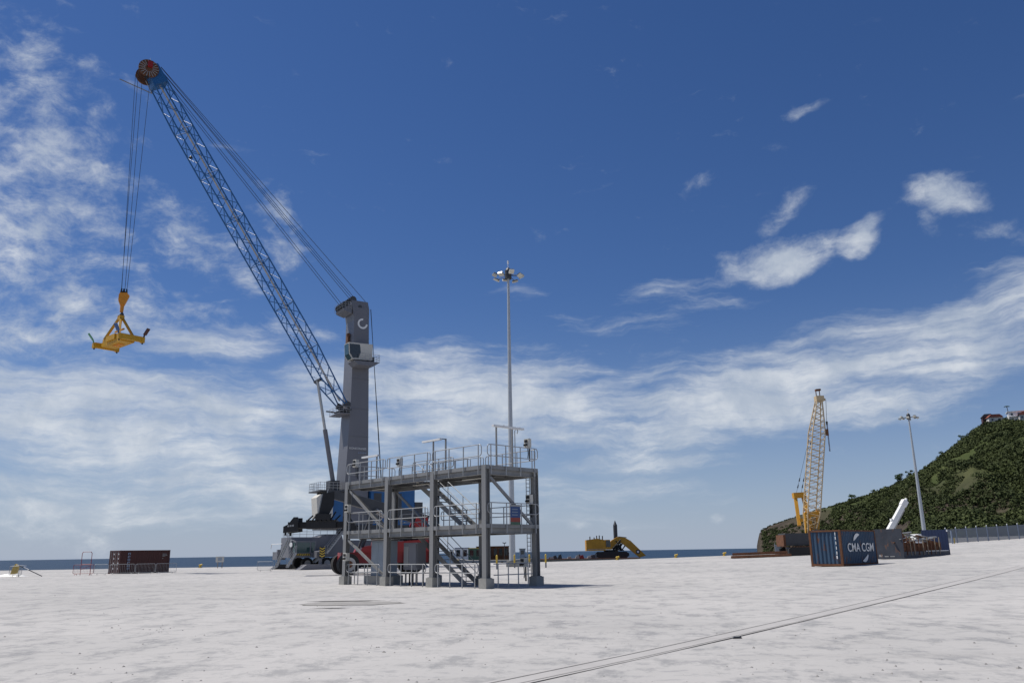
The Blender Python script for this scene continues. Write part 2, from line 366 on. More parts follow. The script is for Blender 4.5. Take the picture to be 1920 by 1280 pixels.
# ---------------------------------------------------------------- hill behind the yard
RIDGE = [(1419, 1024), (1421, 1012), (1424, 999), (1432, 991), (1450, 983), (1480, 973), (1510, 963), (1535, 955), (1565, 948), (1600, 937), (1640, 926), (1680, 909), (1715, 890), (1740, 877), (1770, 853), (1800, 828), (1830, 804), (1850, 791), (1880, 785), (1920, 783), (1980, 770), (2080, 745), (2300, 720)]
def lerp_tab(tab, x):
    for (a, b), (c, d) in zip(tab[:-1], tab[1:]):
        if x <= c: return b + (d - b) * max(0, (x - a)) / (c - a)
    return tab[-1][1]
def hill_pt(px, t):
    k = min(1, max(0, (px - 1420) / 500)); Dr = 560 - 110 * k; Df = 430 - 190 * min(1, k * 1.8)
    ry = lerp_tab(RIDGE, px); rp = at(px, ry, Dr); fz = -2.4 if px < 1500 else 1.2
    tt = min(t, 1.0); D = Df + (Dr - Df) * tt
    e = pix_dir(px, ry); hx, hy = e.x / e.y, 1.0
    z = fz + (rp.z - fz) * (tt ** 1.12)
    x, y = hx * D, D
    bump = fbm(x * .012, y * .012, 3.3, 5) * 9 + fbm(x * .05, y * .05, 1.3, 4) * 2.6
    spur = abs(noise.noise(Vector((px * .0085 + tt * 1.4, tt * 1.6, 7.7)))) * 15
    z += (bump - spur + 3) * math.sin(math.pi * tt) * min(1, (rp.z + 3) / 30)
    if t > 1: D2 = Dr + (t - 1) * 220; x, y = hx * D2, D2; z = rp.z - (t - 1) * 30
    return Vector((x, y, max(z, -2.6)))
def hill_mat():
    m = bpy.data.materials.new('hillside'); m.use_nodes = True; nt = m.node_tree; N = nt.nodes.new; L = nt.links.new
    b = nt.nodes['Principled BSDF']; b.inputs['Roughness'].default_value = .95; b.inputs['Specular IOR Level'].default_value = .1
    g = N('ShaderNodeNewGeometry')
    def nz(sc, d=6): n = N('ShaderNodeTexNoise'); n.inputs['Scale'].default_value = sc; n.inputs['Detail'].default_value = d; n.inputs['Roughness'].default_value = .65; L(g.outputs['Position'], n.inputs['Vector']); return n.outputs['Fac']
    cr = N('ShaderNodeValToRGB'); L(nz(.02), cr.inputs[0]); e = cr.color_ramp; e.elements[0].position = .35; e.elements[0].color = (.03, .041, .014, 1); e.elements[1].position = .65; e.elements[1].color = (.078, .09, .034, 1)
    x = e.elements.new(.52); x.color = (.052, .067, .023, 1)
    sp = N('ShaderNodeSeparateXYZ'); L(g.outputs['Normal'], sp.inputs[0]); r = N('ShaderNodeMapRange'); L(sp.outputs['Z'], r.inputs[0]); r.inputs[1].default_value = .46; r.inputs[2].default_value = .30
    rc = N('ShaderNodeValToRGB'); L(nz(.15, 8), rc.inputs[0]); rc.color_ramp.elements[0].position = .35; rc.color_ramp.elements[0].color = (.04, .032, .026, 1); rc.color_ramp.elements[1].position = .7; rc.color_ramp.elements[1].color = (.085, .07, .052, 1)
    mx = N('ShaderNodeMixRGB'); L(r.outputs[0], mx.inputs[0]); L(cr.outputs[0], mx.inputs[1]); L(rc.outputs[0], mx.inputs[2]); hp = N('ShaderNodeSeparateXYZ'); L(g.outputs['Position'], hp.inputs[0]); hr = N('ShaderNodeMapRange'); L(hp.outputs['X'], hr.inputs[0]); hr.inputs[1].default_value = 205; hr.inputs[2].default_value = 168
    mx2 = N('ShaderNodeMixRGB'); L(hr.outputs[0], mx2.inputs[0]); L(mx.outputs[0], mx2.inputs[1]); L(rc.outputs[0], mx2.inputs[2]); L(mx2.outputs[0], b.inputs['Base Color'])
    bp = N('ShaderNodeBump'); bp.inputs['Strength'].default_value = .8; bp.inputs['Distance'].default_value = 1.0; L(nz(.5, 8), bp.inputs['Height']); L(bp.outputs[0], b.inputs['Normal']); return m
M_['hill'] = hill_mat()
cols = [1419, 1420.5, 1422, 1424, 1428] + [1432 + 6 * i for i in range(146)]
rows = [j / 44 for j in range(45)] + [1.15, 1.5, 2.2]
vs = []; fs = []
for c in cols:
    for t in rows: vs.append(hill_pt(c, t))
nr = len(rows)
for i in range(len(cols) - 1):
    for j in range(nr - 1): a = i * nr + j; fs.append((a, a + nr, a + nr + 1, a + 1))
hill = MB().add(vs, fs, True).build('hill', 'hill'); hill['kind'] = 'structure'

def leaf_mat(name, a, c):
    m = bpy.data.materials.new(name); m.use_nodes = True; nt = m.node_tree; N = nt.nodes.new; L = nt.links.new
    b = nt.nodes['Principled BSDF']; b.inputs['Roughness'].default_value = .8; b.inputs['Specular IOR Level'].default_value = .15
    g = N('ShaderNodeNewGeometry'); n = N('ShaderNodeTexNoise'); n.inputs['Scale'].default_value = .045; n.inputs['Detail'].default_value = 5; L(g.outputs['Position'], n.inputs['Vector'])
    ad = N('ShaderNodeMath'); ad.operation = 'ADD'; L(n.outputs['Fac'], ad.inputs[0]); sc = N('ShaderNodeMath'); sc.operation = 'MULTIPLY_ADD'; L(g.outputs['Random Per Island'], sc.inputs[0]); sc.inputs[1].default_value = .35; sc.inputs[2].default_value = -.17; L(sc.outputs[0], ad.inputs[1])
    cr = N('ShaderNodeValToRGB'); L(ad.outputs[0], cr.inputs[0]); cr.color_ramp.elements[0].position = .3; cr.color_ramp.elements[0].color = (*a, 1); cr.color_ramp.elements[1].position = .72; cr.color_ramp.elements[1].color = (*c, 1)
    L(cr.outputs[0], b.inputs['Base Color']); return m
M_['bush'] = leaf_mat('hill_foliage', (.027, .037, .013), (.066, .082, .027))
M_['tree'] = leaf_mat('tree_foliage', (.022, .04, .012), (.05, .085, .02))
M_['bark'] = mat('bark', (.10, .075, .05), .9, 0, .2, 3)
def clump(mb, c, rx, rz, n, s, rg):
    for i in range(n):
        a = rg.uniform(0, 6.283); e = math.asin(rg.uniform(-.25, 1)); k = rg.uniform(.65, 1.08)
        d = Vector((math.cos(a) * math.cos(e), math.sin(a) * math.cos(e), math.sin(e)))
        p = c + Vector((d.x * rx * k, d.y * rx * k, d.z * rz * k))
        nn = (d + Vector((rg.gauss(0, .45), rg.gauss(0, .45), rg.gauss(0, .45)))).normalized()
        t = nn.orthogonal().normalized(); t.rotate(Matrix.Rotation(rg.uniform(0, 6.28), 3, nn)); u = nn.cross(t); q = s * rg.uniform(.6, 1.3)
        mb.add([p - t * q - u * q * .6, p + t * q - u * q * .7, p + t * q * .8 + u * q * .7, p - t * q * .9 + u * q * .6], [(0, 1, 2, 3)])
mb = MB(); rg = random.Random(5); cnt = 0
while cnt < 19000:
    px = rg.uniform(1428, 2010); t = rg.random() ** .8 * 1.0
    p = hill_pt(px, t); wood = fbm(p.x * .014 + 5, p.y * .014, 0, 4) + .30 * fbm(p.x * .05, p.y * .05, 9, 3)
    if t < .97 and rg.random() > (wood + .42) / .5: continue
    if px < 1560 and rg.random() < .6: continue
    s = (rg.uniform(.6, 1.3) if rg.random() < .75 else rg.uniform(1.3, 2.5)) * (1 + .45 * max(0, wood)) * (.6 if t > .95 else 1) * (.6 if px < 1560 else 1); cnt += 1
    clump(mb, p + Vector((0, 0, s * .35)), s, s * rg.uniform(.5, .85), 30, .15 + s * .10, rg)
o = mb.build('hillside_scrub', 'bush'); tag(o, 'dense green scrub and small trees covering the hillside', 'scrub', kind='stuff')
def ridge_tree(px, t, h, label, lean=0):
    b = hill_pt(px, t); T = thing('tree', label, 'tree', b, 0, 'trees standing out on the ridge'); rg = random.Random(int(px * 7))
    m = MB(); m.tube((0, 0, -1), (lean * h, 0, h * .6), h * .05, h * .025, 7)
    for k in range(4): a = rg.uniform(0, 6.28); m.tube((lean * h * .8, 0, h * (.35 + .06 * k)), (lean * h + math.cos(a) * h * .3, math.sin(a) * h * .3, h * .72), h * .02, h * .008, 5)
    m.build('trunk', 'bark', T); c = MB()
    for k in range(9): a = rg.uniform(0, 6.28); r = h * rg.uniform(.05, .5); clump(c, Vector((lean * h + math.cos(a) * r, math.sin(a) * r, h * rg.uniform(.15, .7))), h * .2, h * .16, 45, h * .045, rg)
    c.build('crown', 'tree', T)
for px, t, h, lab in ((1597, .99, 5, 'bushy dark tree on the low ridge above the yellow lattice boom'), (1640, 1, 3.5, 'small tree on the ridge left of the white telescopic boom'), (1690, .985, 6.5, 'broad dark tree on the ridge just left of the far light mast'),
                      (1709, .99, 5, 'round tree on the ridge behind the far light mast'), (1768, .99, 4, 'lone tree on the steep upper ridge of the hill'), (1806, .99, 4, 'small tree below the brown house on the ridge')):
    ridge_tree(px, t, h, lab)
# palm on the hill top
b = hill_pt(1893, 1.0); T = thing('palm_tree', 'tall thin palm standing above the hilltop houses', 'palm tree', b)
m = MB(); m.path([(0, 0, -1), (-.1, 0, 3), (-.5, 0, 7)], .16, 6); m.build('trunk', 'bark', T); c = MB()
for k in range(11):
    a = k * .571; pts = [Vector((-.5 + math.cos(a) * r, math.sin(a) * r, 7 + .5 * r - .42 * r * r)) for r in (0, .6, 1.2, 1.7)]
    for p, q in zip(pts[:-1], pts[1:]): s = Vector((-math.sin(a), math.cos(a), 0)) * .28; c.add([p - s, p + s, q + s * .7, q - s * .7], [(0, 1, 2, 3)])
c.build('crown', 'tree', T)
def house(px, t, w, d, h, wallm, roofm, label, rz, storeys=1, flat=False, lift=0.0):
    b = hill_pt(px, t); T = thing('house', label, 'house', b + Vector((0, 0, lift)), rz)
    MB().bb(-w / 2, w / 2, -d / 2, d / 2, -4, h).build('wall', wallm, T)
    m = MB()
    if flat: m.bb(-w / 2 - .5, w / 2 + .5, -d / 2 - .5, d / 2 + .5, h + .002, h + .4)
    else: m.prism([(-w / 2 - .5, h + .002), (w / 2 + .5, h + .002), (w * .3, h + 1.7), (-w * .3, h + 1.7)], -d / 2 - .5, d / 2 + .5, 'y')
    m.build('roof', roofm, T); n = max(2, int(w / 2.6))
    for s in range(storeys):
        z0 = h - (s + 1) * 2.7 + .8
        for i in range(n): x = -w / 2 + (i + .5) * w / n; MB().bb(x - .55, x + .55, -d / 2 - .06, -d / 2 + .1, z0, z0 + 1.2).build('window', 'glass', T)
        if storeys > 1: MB().bb(-w / 2, w / 2, -d / 2 - 1.2, -d / 2 - .003, z0 - .9, z0 - .7).build('balcony', 'white', T)
house(1852, 1.0, 5.5, 5, 1.9, 'brown', 'cdark', 'dark brown house at the left end of the hilltop', R(-20), lift=.6)
house(1865, .985, 7, 5, 1.7, 'wall', 'roofred', 'pale house with tiled roof beside the dark hilltop house', R(-15), lift=.6)
house(1910, .985, 10, 7, 3.6, 'white', 'white', 'white two storey hilltop house with balconies', R(-25), 2, True, lift=.5)
house(1926, .965, 8, 6, 2.4, 'wall', 'roofred', 'pink roofed house below the white hilltop house', R(-25), 1, lift=.6)

# ---------------------------------------------------------------- boundary fence
A = at(1776, 1018, 150); B = at(1990, 1009.5, 150); A.z = gz(A.x); B.z = gz(B.x)
T = thing('boundary_fence', 'grey mesh fence on steel posts at the foot of the hill', 'fence', A)
n = 11
for i in range(n + 1):
    p = A.lerp(B, i / n); p.z = gz(p.x); l = p - A
    pm = MB(); pm.beam(l + Vector((0, 0, -.2)), l + Vector((0, 0, 2.62)), .14, .14); pm.build('post', 'fence', T)
    MB().tube(l + Vector((0, 0, 2.60)), l + Vector((0, 0, 2.78)), .09, .03, 8).build('post_cap', 'white', T)
    if i < n:
        q = A.lerp(B, (i + 1) / n); q.z = gz(q.x); k = q - A; w = MB()
        w.add([l + Vector((.08, 0, .08)), k + Vector((-.08, 0, .08)), k + Vector((-.08, 0, 2.42)), l + Vector((.08, 0, 2.42))], [(0, 1, 2, 3)])
        for z in (.1, 1.25, 2.40): w.beam(l + Vector((.07, .02, z)), k + Vector((-.07, .02, z)), .05, .05)
        w.build('mesh_panel', 'mesh', T)
for px, lab in ((1786, 'grey post with yellow base in front of the fence'),):
    p = at(px, 1017, 146); p.z = gz(p.x); T = thing('marker_post', lab, 'post', p)
    MB().tube((0, 0, .9), (0, 0, 2.2), .13, n=10).build('shaft', 'fence', T); MB().tube((.35, 0, 0), (.35, 0, 1.0), .09, n=8).build('yellow_stake', 'yellow', T); MB().tube((0, 0, 0), (0, 0, .9), .13, n=10).build('base', 'fence', T)
# ================================================================ reefer access platform
NEAR = on_ground(912, 1103); UX = Vector((-8.76, 8.97, 0)).normalized(); PRZ = math.atan2(UX.y, UX.x)
L_, W_ = 12.4, 3.5; BX = [0, L_ / 3, 2 * L_ / 3, L_]; Z1, Z2 = 2.95, 5.85
PT = thing('reefer_platform', 'grey galvanised two deck steel access platform with railings and stairs', 'platform', (NEAR.x, NEAR.y, 0), PRZ)
def h_post(x, y):
    m = MB(); b = .30; t = .022
    m.bb(x - b / 2, x + b / 2, y + b / 2 - t, y + b / 2, .50, Z2 + .02); m.bb(x - b / 2, x + b / 2, y - b / 2, y - b / 2 + t, .50, Z2 + .02)
    m.bb(x - .012, x + .012, y - b / 2 + t + .001, y + b / 2 - t - .001, .50, Z2 + .018); m.bb(x - .21, x + .21, y - .21, y + .21, .47, .499)
    p = m.build('post', 'galv', PT)
    f = MB(); f.bb(x - .27, x + .27, y - .27, y + .27, -.1, .468); f.build('footing', 'concrete', PT)
for x in BX:
    for y in (0, -W_): h_post(x, y)
def i_beam(p, q, h, w, name='beam'):
    p, q = Vector(p), Vector(q); m = MB(); up_ = Vector((0, 0, 1))
    m.beam(p + up_ * (h / 2 - .01), q + up_ * (h / 2 - .01), w, .02); m.beam(p - up_ * (h / 2 - .01), q - up_ * (h / 2 - .01), w, .02); m.beam(p, q, .014, h - .042)
    return m.build(name, 'galv', PT)
for zt in (Z1, Z2):
    zb = zt - .20
    for i in range(3):
        for y in (0, -W_): i_beam((BX[i] + .155, y, zb), (BX[i + 1] - .155, y, zb), .26, .16)
        # toe boards, grating panels and joists, bay by bay
        for y, s in ((.13, 1), (-W_ - .13, -1)): MB().bb(BX[i] - (.15 if i == 0 else -.002), BX[i + 1] + (.15 if i == 2 else -.002), y - .006, y + .006, zt - .065, zt + .13).build('toe_board', 'galv', PT)
        x0, x1 = BX[i] + .004, BX[i + 1] - .004
        for k in range(3):
            a = x0 + (x1 - x0) * k / 3 + .006; b = x0 + (x1 - x0) * (k + 1) / 3 - .006; full = not (i in (1,) and k < 3)
            ys = [(-W_ - .1, .1)] if full else [(-W_ - .1, -2.75), (-1.72, .1)]
            for y0, y1 in ys: MB().bb(a, b, y0, y1, zt - .045, zt).build('grating_panel', 'grating', PT)
            MB().beam(((a + b) / 2, -.09, zt - .13), ((a + b) / 2, -W_ + .09, zt - .13), .07, .14).build('joist', 'galv', PT) if not (i == 1) else None
    for x, s in ((0, -1), (L_, 1)):
        i_beam((x, -.155, zb), (x, -W_ + .155, zb), .26, .16); MB().bb(x + s * .15 - .006, x + s * .15 + .006, -W_ - .12, .12, zt - .065, zt + .13).build('toe_board', 'galv', PT)
    for x in BX[1:3]: i_beam((x, -.155, zb), (x, -W_ + .155, zb), .22, .14)
def rail_panel(p, q, zb, top, low, foot, n=4, r=.024, name='railing_panel', loop=True):
    p, q = Vector(p), Vector(q); d = q - p; ln = d.length; d.normalize(); m = MB()
    fx = lambda a, z: Vector((p.x + d.x * a, p.y + d.y * a, z))
    if loop: m.path(rounded_loop(.06, ln - .06, zb + low, zb + top, .16, fx), r, 7)
    else: m.tube(fx(.0, zb + top), fx(ln, zb + top), r, n=7); m.tube(fx(0, zb + low), fx(ln, zb + low), r, n=7)
    for i in range(n): a = .3 + (ln - .6) * i / (n - 1); m.beam(fx(a, foot), fx(a, zb + top), .05, .035)
    return m.build(name, 'galvrail', PT)
for i in range(3):
    a, b = BX[i] + .03, BX[i + 1] - .03
    rail_panel((a, .19, 0), (b, .19, 0), Z2, 1.17, .60, Z2 - .32); rail_panel((a + .17, .19, 0), (b - .17, .19, 0), Z1, 1.15, .64, Z1 - .32)
    rail_panel((a + .3, .19, 0), (b - .3, .19, 0), 0, 1.15, .72, 0); rail_panel((a, -W_ - .19, 0), (b, -W_ - .19, 0), Z2, 1.17, .60, Z2 - .32)
    rail_panel((a + .17, -W_ - .19, 0), (b - .17, -W_ - .19, 0), Z1, 1.15, .64, Z1 - .32)
for z, lo in ((Z2, .60), (Z1, .64)):
    rail_panel((-.19, .1, 0), (-.19, -W_ - .15, 0), z, 1.17, lo, z - .32); rail_panel((L_ + .19, .1, 0), (L_ + .19, -W_ - .15, 0), z, 1.17, lo, z - .32)
rail_panel((-.1, -.4, 0), (-.1, -W_ + .4, 0), 0, 1.15, .62, 0, loop=False); rail_panel((L_ + .1, -.4, 0), (L_ + .1, -W_ + .4, 0), 0, 1.15, .62, 0, loop=False)
# second, inner hand rails round the stair opening
rail_panel((BX[1] + .2, -1.6, 0), (BX[2] - .1, -1.6, 0), Z2, 1.05, .5, Z2); rail_panel((BX[1] + .2, -2.85, 0), (BX[2] - .1, -2.85, 0), Z2, 1.05, .5, Z2)
# braces
def brace(p, q): MB().beam(p, q, .10, .14).build('brace', 'galv', PT)
brace((-.02, -.25, Z2 - .45), (-.02, -W_ + .2, Z1 + .05))
brace((L_ - .2, .02, Z2 - .4), (BX[2] + .25, .02, Z1 + .05)); brace((L_ - .2, .02, Z1 - .4), (BX[2] + .25, .02, .55))
brace((L_ - .2, -W_, Z2 - .4), (BX[2] + .25, -W_, Z1 + .05)); brace((L_, -.25, Z2 - .45), (L_, -W_ + .2, Z1 + .05))
# stairs: two flights one above the other in the middle bay
def flight(z0, z1, x0, x1, ya, yb):
    S = bpy.data.objects.new('stair', None); col.objects.link(S); S.parent = PT
    for y in (ya, yb): MB().beam((x0, y, z0 + .02), (x1, y, z1 - .12), .03, .27).build('stringer', 'galv', S)
    n = 13
    for k in range(1, n): t = k / n; x = x0 + (x1 - x0) * t; z = z0 + (z1 - z0) * t; MB().bb(x - .125, x + .125, min(ya, yb) + .02, max(ya, yb) - .02, z - .02, z + .015).build('tread', 'galv', S)
    for y in (ya, yb):
        m = MB(); u = Vector((0, 0, 1.0)); p, q = Vector((x0, y, z0)), Vector((x1, y, z1)); m.tube(p + u, q + u, .022, n=7); m.tube(p + u * .52, q + u * .52, .018, n=7); m.tube(p, p + u, .022, n=7)
        for t in (.3, .6, .88): c = p.lerp(q, t); m.tube(c, c + u, .022, n=7)
        m.build('handrail', 'galvrail', S)
flight(0, Z1, 3.55, 7.95, -1.78, -2.70); flight(Z1, Z2, 3.55, 7.95, -1.78, -2.70)
# strip lights on goal-post frames and under the decks
def lamp_frame(x, y, h, two, dx=.55):
    m = MB(); z = Z2
    m.beam((x, y, z), (x, y, z + h), .07, .07)
    if two: m.beam((x - 2 * dx, y, z), (x - 2 * dx, y, z + h), .07, .07); m.beam((x - 2 * dx, y, z + h - .03), (x - 2 * dx, y + .5, z + h - .03), .05, .05)
    m.beam((x, y, z + h - .03), (x, y + .45, z + h - .03), .05, .05); o = m.build('light_frame', 'galv', PT)
    b = MB(); b.bb(x - 2 * dx - .15 if two else x - .85, x + .35 if two else x + .85, y + .40, y + .56, z + h - .13, z + h - .03); b.build('strip_light', 'white', PT)
lamp_frame(L_ - .9, -1.4, 1.75, False); lamp_frame(5.7, -1.2, 2.05, True); 
m = MB()
for y in (-1.0, -2.15): m.beam((.25, y, Z2), (.25, y, Z2 + 2.2), .07, .07); m.beam((.25, y, Z2 + 2.17), (-.35, y, Z2 + 2.17), .05, .05)
m.path([(.25, -2.35, Z2), (.25, -2.35, Z2 + 2.1), (.25, -2.45, Z2 + 2.22), (.25, -2.58, Z2 + 2.12), (.25, -2.52, Z2 + 1.95)], .022); m.build('light_frame', 'galv', PT)
MB().bb(-.42, -.27, -2.4, -.2, Z2 + 2.06, Z2 + 2.16).build('strip_light', 'white', PT)
for z in (Z2, Z1):
    for x in (2.0, 6.3, 10.3): MB().bb(x - .75, x + .75, -.95, -.80, z - .42, z - .33).build('strip_light', 'lens', PT)
# socket boxes on the rails and posts
def socket(x, y, z, big=1.0, face=1):
    o = MB(); o.bb(x - .17 * big, x + .17 * big, y - .11, y + .11, z, z + .46 * big); b = o.build('socket_box', 'cream', PT)
    k = MB(); k.bb(x - .10, x + .10, y + .112, y + .15, z + .26, z + .40); k.tube((x - .06, y + .11, z + .14), (x - .06, y + .2, z + .12), .055, n=8); k.tube((x + .08, y + .11, z + .14), (x + .08, y + .2, z + .12), .055, n=8); k.build('socket_cover', 'black', b)
    g = MB(); g.path([(x, y, z), (x, y - .03, z - .35), (x + .1, y - .1, z - .55)], .025); g.beam((x, y - .13, z - .7), (x, y - .13, z + .5), .06, .06); g.build('cable', 'cdark', b)
for x, y, z in ((11.9, -.15, Z2 + 1.0), (9.0, -1.3, Z2 + .9), (.1, -W_ + .35, Z2 + 1.25), (11.95, .28, Z1 + 1.2), (11.95, .28, 1.35), (.05, -W_ + .35, Z1 + 1.2), (.3, -W_ + .6, .95)): socket(x, y, z)
# cable ladder on the far right post, and cable bundles
m = MB()
for y in (-W_ + .17, -W_ + .43): m.beam((.19, y, .5), (.19, y, Z2 - .1), .03, .03)
for k in range(26): z = .6 + k * .2; m.beam((.19, -W_ + .17, z), (.19, -W_ + .43, z), .035, .03)
m.build('cable_ladder', 'galvrail', PT)
m = MB()
for k in range(5): y = -.7 - .06 * k; m.tube((.3, y, Z2 - .36), (L_ - .3, y, Z2 - .36), .022, n=6); m.tube((.3, y, Z1 - .36), (L_ - .3, y, Z1 - .36), .022, n=6)
m.build('cable_bundle', 'black', PT)
# safety board on the end rail
sb = MB().bb(-.262, -.25, -2.15, -1.45, Z1 + .10, Z1 + 1.10).build('safety_sign', 'signblue', PT)
MB().bb(-.268, -.2625, -2.15, -1.45, Z1 + .235, Z1 + .45).build('red_panel', 'signred', sb); MB().bb(-.268, -.2625, -2.15, -1.45, Z1 + .10, Z1 + .23).build('green_panel', 'signgreen', sb)
MB().bb(-.268, -.2625, -2.15, -1.45, Z1 + 1.0, Z1 + 1.098).build('grey_heading', 'scrap', sb)
for k in range(3): MB().bb(-.267, -.2625, -1.97, -1.55, Z1 + .56 + k * .14, Z1 + .61 + k * .14).build('faded_line', 'fence', sb)
def pl(x, y, z=0): q = Matrix.Rotation(PRZ, 3, 'Z') @ Vector((x, y, z)); return Vector((NEAR.x + q.x, NEAR.y + q.y, z))
# cabinets standing under the platform
T = thing('electrical_cabinet', 'tall grey electrical cabinet on a rough concrete plinth under the platform', 'cabinet', pl(10.35, -1.3), PRZ)
MB().bb(-1.0, 1.0, -.65, .65, 0, .5).build('plinth', 'concrete', T); MB().bb(-.72, .72, -.42, .42, .5, 2.45).build('body', 'hut', T)
MB().bb(-.66, -.01, .421, .445, .58, 2.38).build('door', 'hut', T); MB().bb(.01, .66, .421, .445, .58, 2.38).build('door', 'hut', T); MB().bb(-.8, .8, -.5, .5, 2.452, 2.52).build('roof', 'cgrey', T)
T = thing('distribution_box', 'grey steel distribution box on legs in the middle of the platform', 'cabinet', pl(6.9, -.9), PRZ)
MB().bb(-.62, .62, -.3, .3, .85, 2.3).build('body', 'cgrey', T); MB().bb(-.55, .1, .302, .34, .95, 2.22).build('door', 'cgrey', T); MB().bb(.14, .56, .302, .33, 1.0, 2.1).build('panel', 'galv', T)
for x in (-.5, .5):
    for y in (-.22, .22): MB().beam((x, y, 0), (x, y, .85), .07, .07).build('leg', 'galv', T)
for x in (-.3, 0, .3): MB().tube((x, .1, 0), (x, .1, .85), .045, n=8).build('conduit', 'black', T)

# ================================================================ mobile harbour crane
CX = Vector((-.835, -.55, 0)).normalized(); CRZ = math.atan2(CX.y, CX.x)
CT = thing('mobile_harbour_crane', 'large grey and blue mobile harbour crane with raised lattice boom', 'crane', (-22, 112, 0), CRZ)
def part(mb, name, m, parent=None): return mb.build(name, m, parent or CT)
# chassis: x forward (towards the boom), y towards the camera
ch = MB(); ch.bb(-9, 6.3, -1.7, 1.7, 1.5, 3.55); ch.bb(5.2, 8.7, -2.0, 2.0, 1.45, 3.95); ch.bb(-9.5, -6, -2, 2, 1.45, 3.8); ch.prism([(1.2, 1.6), (5.19, 1.6), (5.19, 3.9), (3.8, 4.3), (2.0, 4.3)], -1.9, 1.9, 'y')
part(ch, 'chassis', 'cgrey')
for sx in (-1, 1):
    for sy in (-1, 1):
        b = MB(); b.beam((sx * 5.6, sy * 1.6, 2.05), (sx * 5.9, sy * 5.0, 1.75), 1.0, .75); b.tube((sx * 5.9, sy * 5.0, .4), (sx * 5.9, sy * 5.0, 2.1), .22, n=12); ob = part(b, 'outrigger', 'cgrey')
        ck = MB(); ck.bb(sx * 5.9 - .36, sx * 5.9 + .36, sy * 5.0 + .503 * sy, sy * 5.0 + .53 * sy, 1.35, 2.7); part(ck, 'warning_plate', 'black', ob)
        for k in range(4): z = 1.45 + k * .3; c2 = MB(); y = sy * 5.0 + .54 * sy; c2.add([(sx * 5.9 - .34, y, z + .18), (sx * 5.9, y, z), (sx * 5.9 + .34, y, z + .18), (sx * 5.9 + .34, y, z + .32), (sx * 5.9, y, z + .14), (sx * 5.9 - .34, y, z + .32)], [(0, 1, 4, 5), (1, 2, 3, 4)]); part(c2, 'chevron', 'yellow', ob)
        pd = MB(); c0 = (sx * 5.9, sy * 5.0)
        pd.prism([(c0[0] - 2.9, .02), (c0[0] + 2.9, .02), (c0[0] + 2.0, .62), (c0[0] - 2.0, .62)], c0[1] - .9, c0[1] + .9, 'y'); part(pd, 'outrigger_pad', 'cdark' if sy < 0 else 'cgrey')
for x in (-7.2, -5.0, -2.8, -.6, 1.6, 3.8, 6.4):
    for sy in (-1, 1):
        w = MB(); w.disc((x, sy * 1.55, .72), (0, 1, 0), .72, .55, 22); wo = part(w, 'wheel', 'tyre'); h = MB(); h.disc((x, sy * 1.83, .72), (0, 1, 0), .4, .06, 16); part(h, 'rim', 'rim', wo)
# driver's cab at the chassis end
c = MB(); c.bb(5.9, 8.5, 2.004, 3.2, 1.5, 3.5); cabo = part(c, 'driver_cab', 'cgrey')
for (a, b_) in ((6.05, 6.5), (6.7, 8.35)): part(MB().bb(a, b_, 3.205, 3.235, 2.05, 3.3), 'window', 'glassg', cabo)
part(MB().bb(8.505, 8.53, 2.2, 3.1, 2.05, 3.3), 'window', 'glassg', cabo)
hz = part(MB().bb(6.6, 8.45, 3.205, 3.25, 1.68, 1.95), 'hazard_board', 'black', cabo)
for k in range(8): x = 6.64 + k * .225; part(MB().add([(x, 3.256, 1.70), (x + .11, 3.256, 1.70), (x + .2, 3.256, 1.93), (x + .09, 3.256, 1.93)], [(0, 1, 2, 3)]), 'stripe', 'yellow', hz)
# mirrors, gallery rail, ladders on the chassis
m = MB(); m.path([(8.6, 2.9, 3.5), (9.2, 3.4, 3.6), (9.2, 3.4, 3.2)], .04); m.disc((9.2, 3.45, 3.0), (1, .3, 0), .28, .06, 14); m.path([(8.7, -1.5, 3.2), (8.9, -5.3, 3.2), (8.9, -5.5, 2.6)], .045); part(m, 'mirror', 'white')
m = MB(); m.bb(7.5, 8.6, -5.6, -3.6, 1.2, 2.2); m.tube((8, -4.6, .3), (8, -4.6, 1.2), .15); m.bb(7.8, 8.3, -4.9, -4.3, 2.2, 2.5); part(m, 'hydraulic_box', 'cgrey')
def guard(pts, z, h=1.05, n=5, r=.025):
    m = MB()
    for p, q in zip(pts[:-1], pts[1:]):
        p, q = Vector((*p, z)), Vector((*q, z)); u = Vector((0, 0, h))
        for k in (1, .66, .33): m.tube(p + u * k, q + u * k, r, n=5)
        for i in range(n + 1): c = p.lerp(q, i / n); m.tube(c, c + u, r, n=5)
    return m
part(guard([(8.5, -1.9), (8.5, 1.9), (2.2, 1.95)], 3.95, n=7), 'guard_rail', 'galvrail'); part(guard([(2.2, 1.95), (-4, 1.95)], 4.3, n=5), 'guard_rail', 'galvrail')
def ladder(p, q, w, name='access_ladder', yoff=(0, 1, 0)):
    p, q = Vector(p), Vector(q); s = Vector(yoff) * w / 2; m = MB()
    for k in (-1, 1): m.beam(p + s * k, q + s * k, .06, .16); m.tube(p + s * k + Vector((0, 0, .9)), q + s * k + Vector((0, 0, .9)), .025, n=5); m.tube(q + s * k, q + s * k + Vector((0, 0, .9)), .025, n=5); m.tube(p + s * k, p + s * k + Vector((0, 0, .9)), .025, n=5)
    n = int((q - p).length / .3)
    for i in range(1, n): c = p.lerp(q, i / n); m.beam(c - s, c + s, .2, .03)
    part(m, name, 'galvrail')
ladder((10.2, 1.2, .35), (8.8, 1.2, 3.6), .7); ladder((9.6, 3.6, .3), (8.6, 3.6, 2.0), .6); ladder((4.4, 2.9, 1.9), (2.0, 2.9, 4.9), .7); ladder((5.8, 2.5, .8), (4.6, 2.5, 1.9), .7)
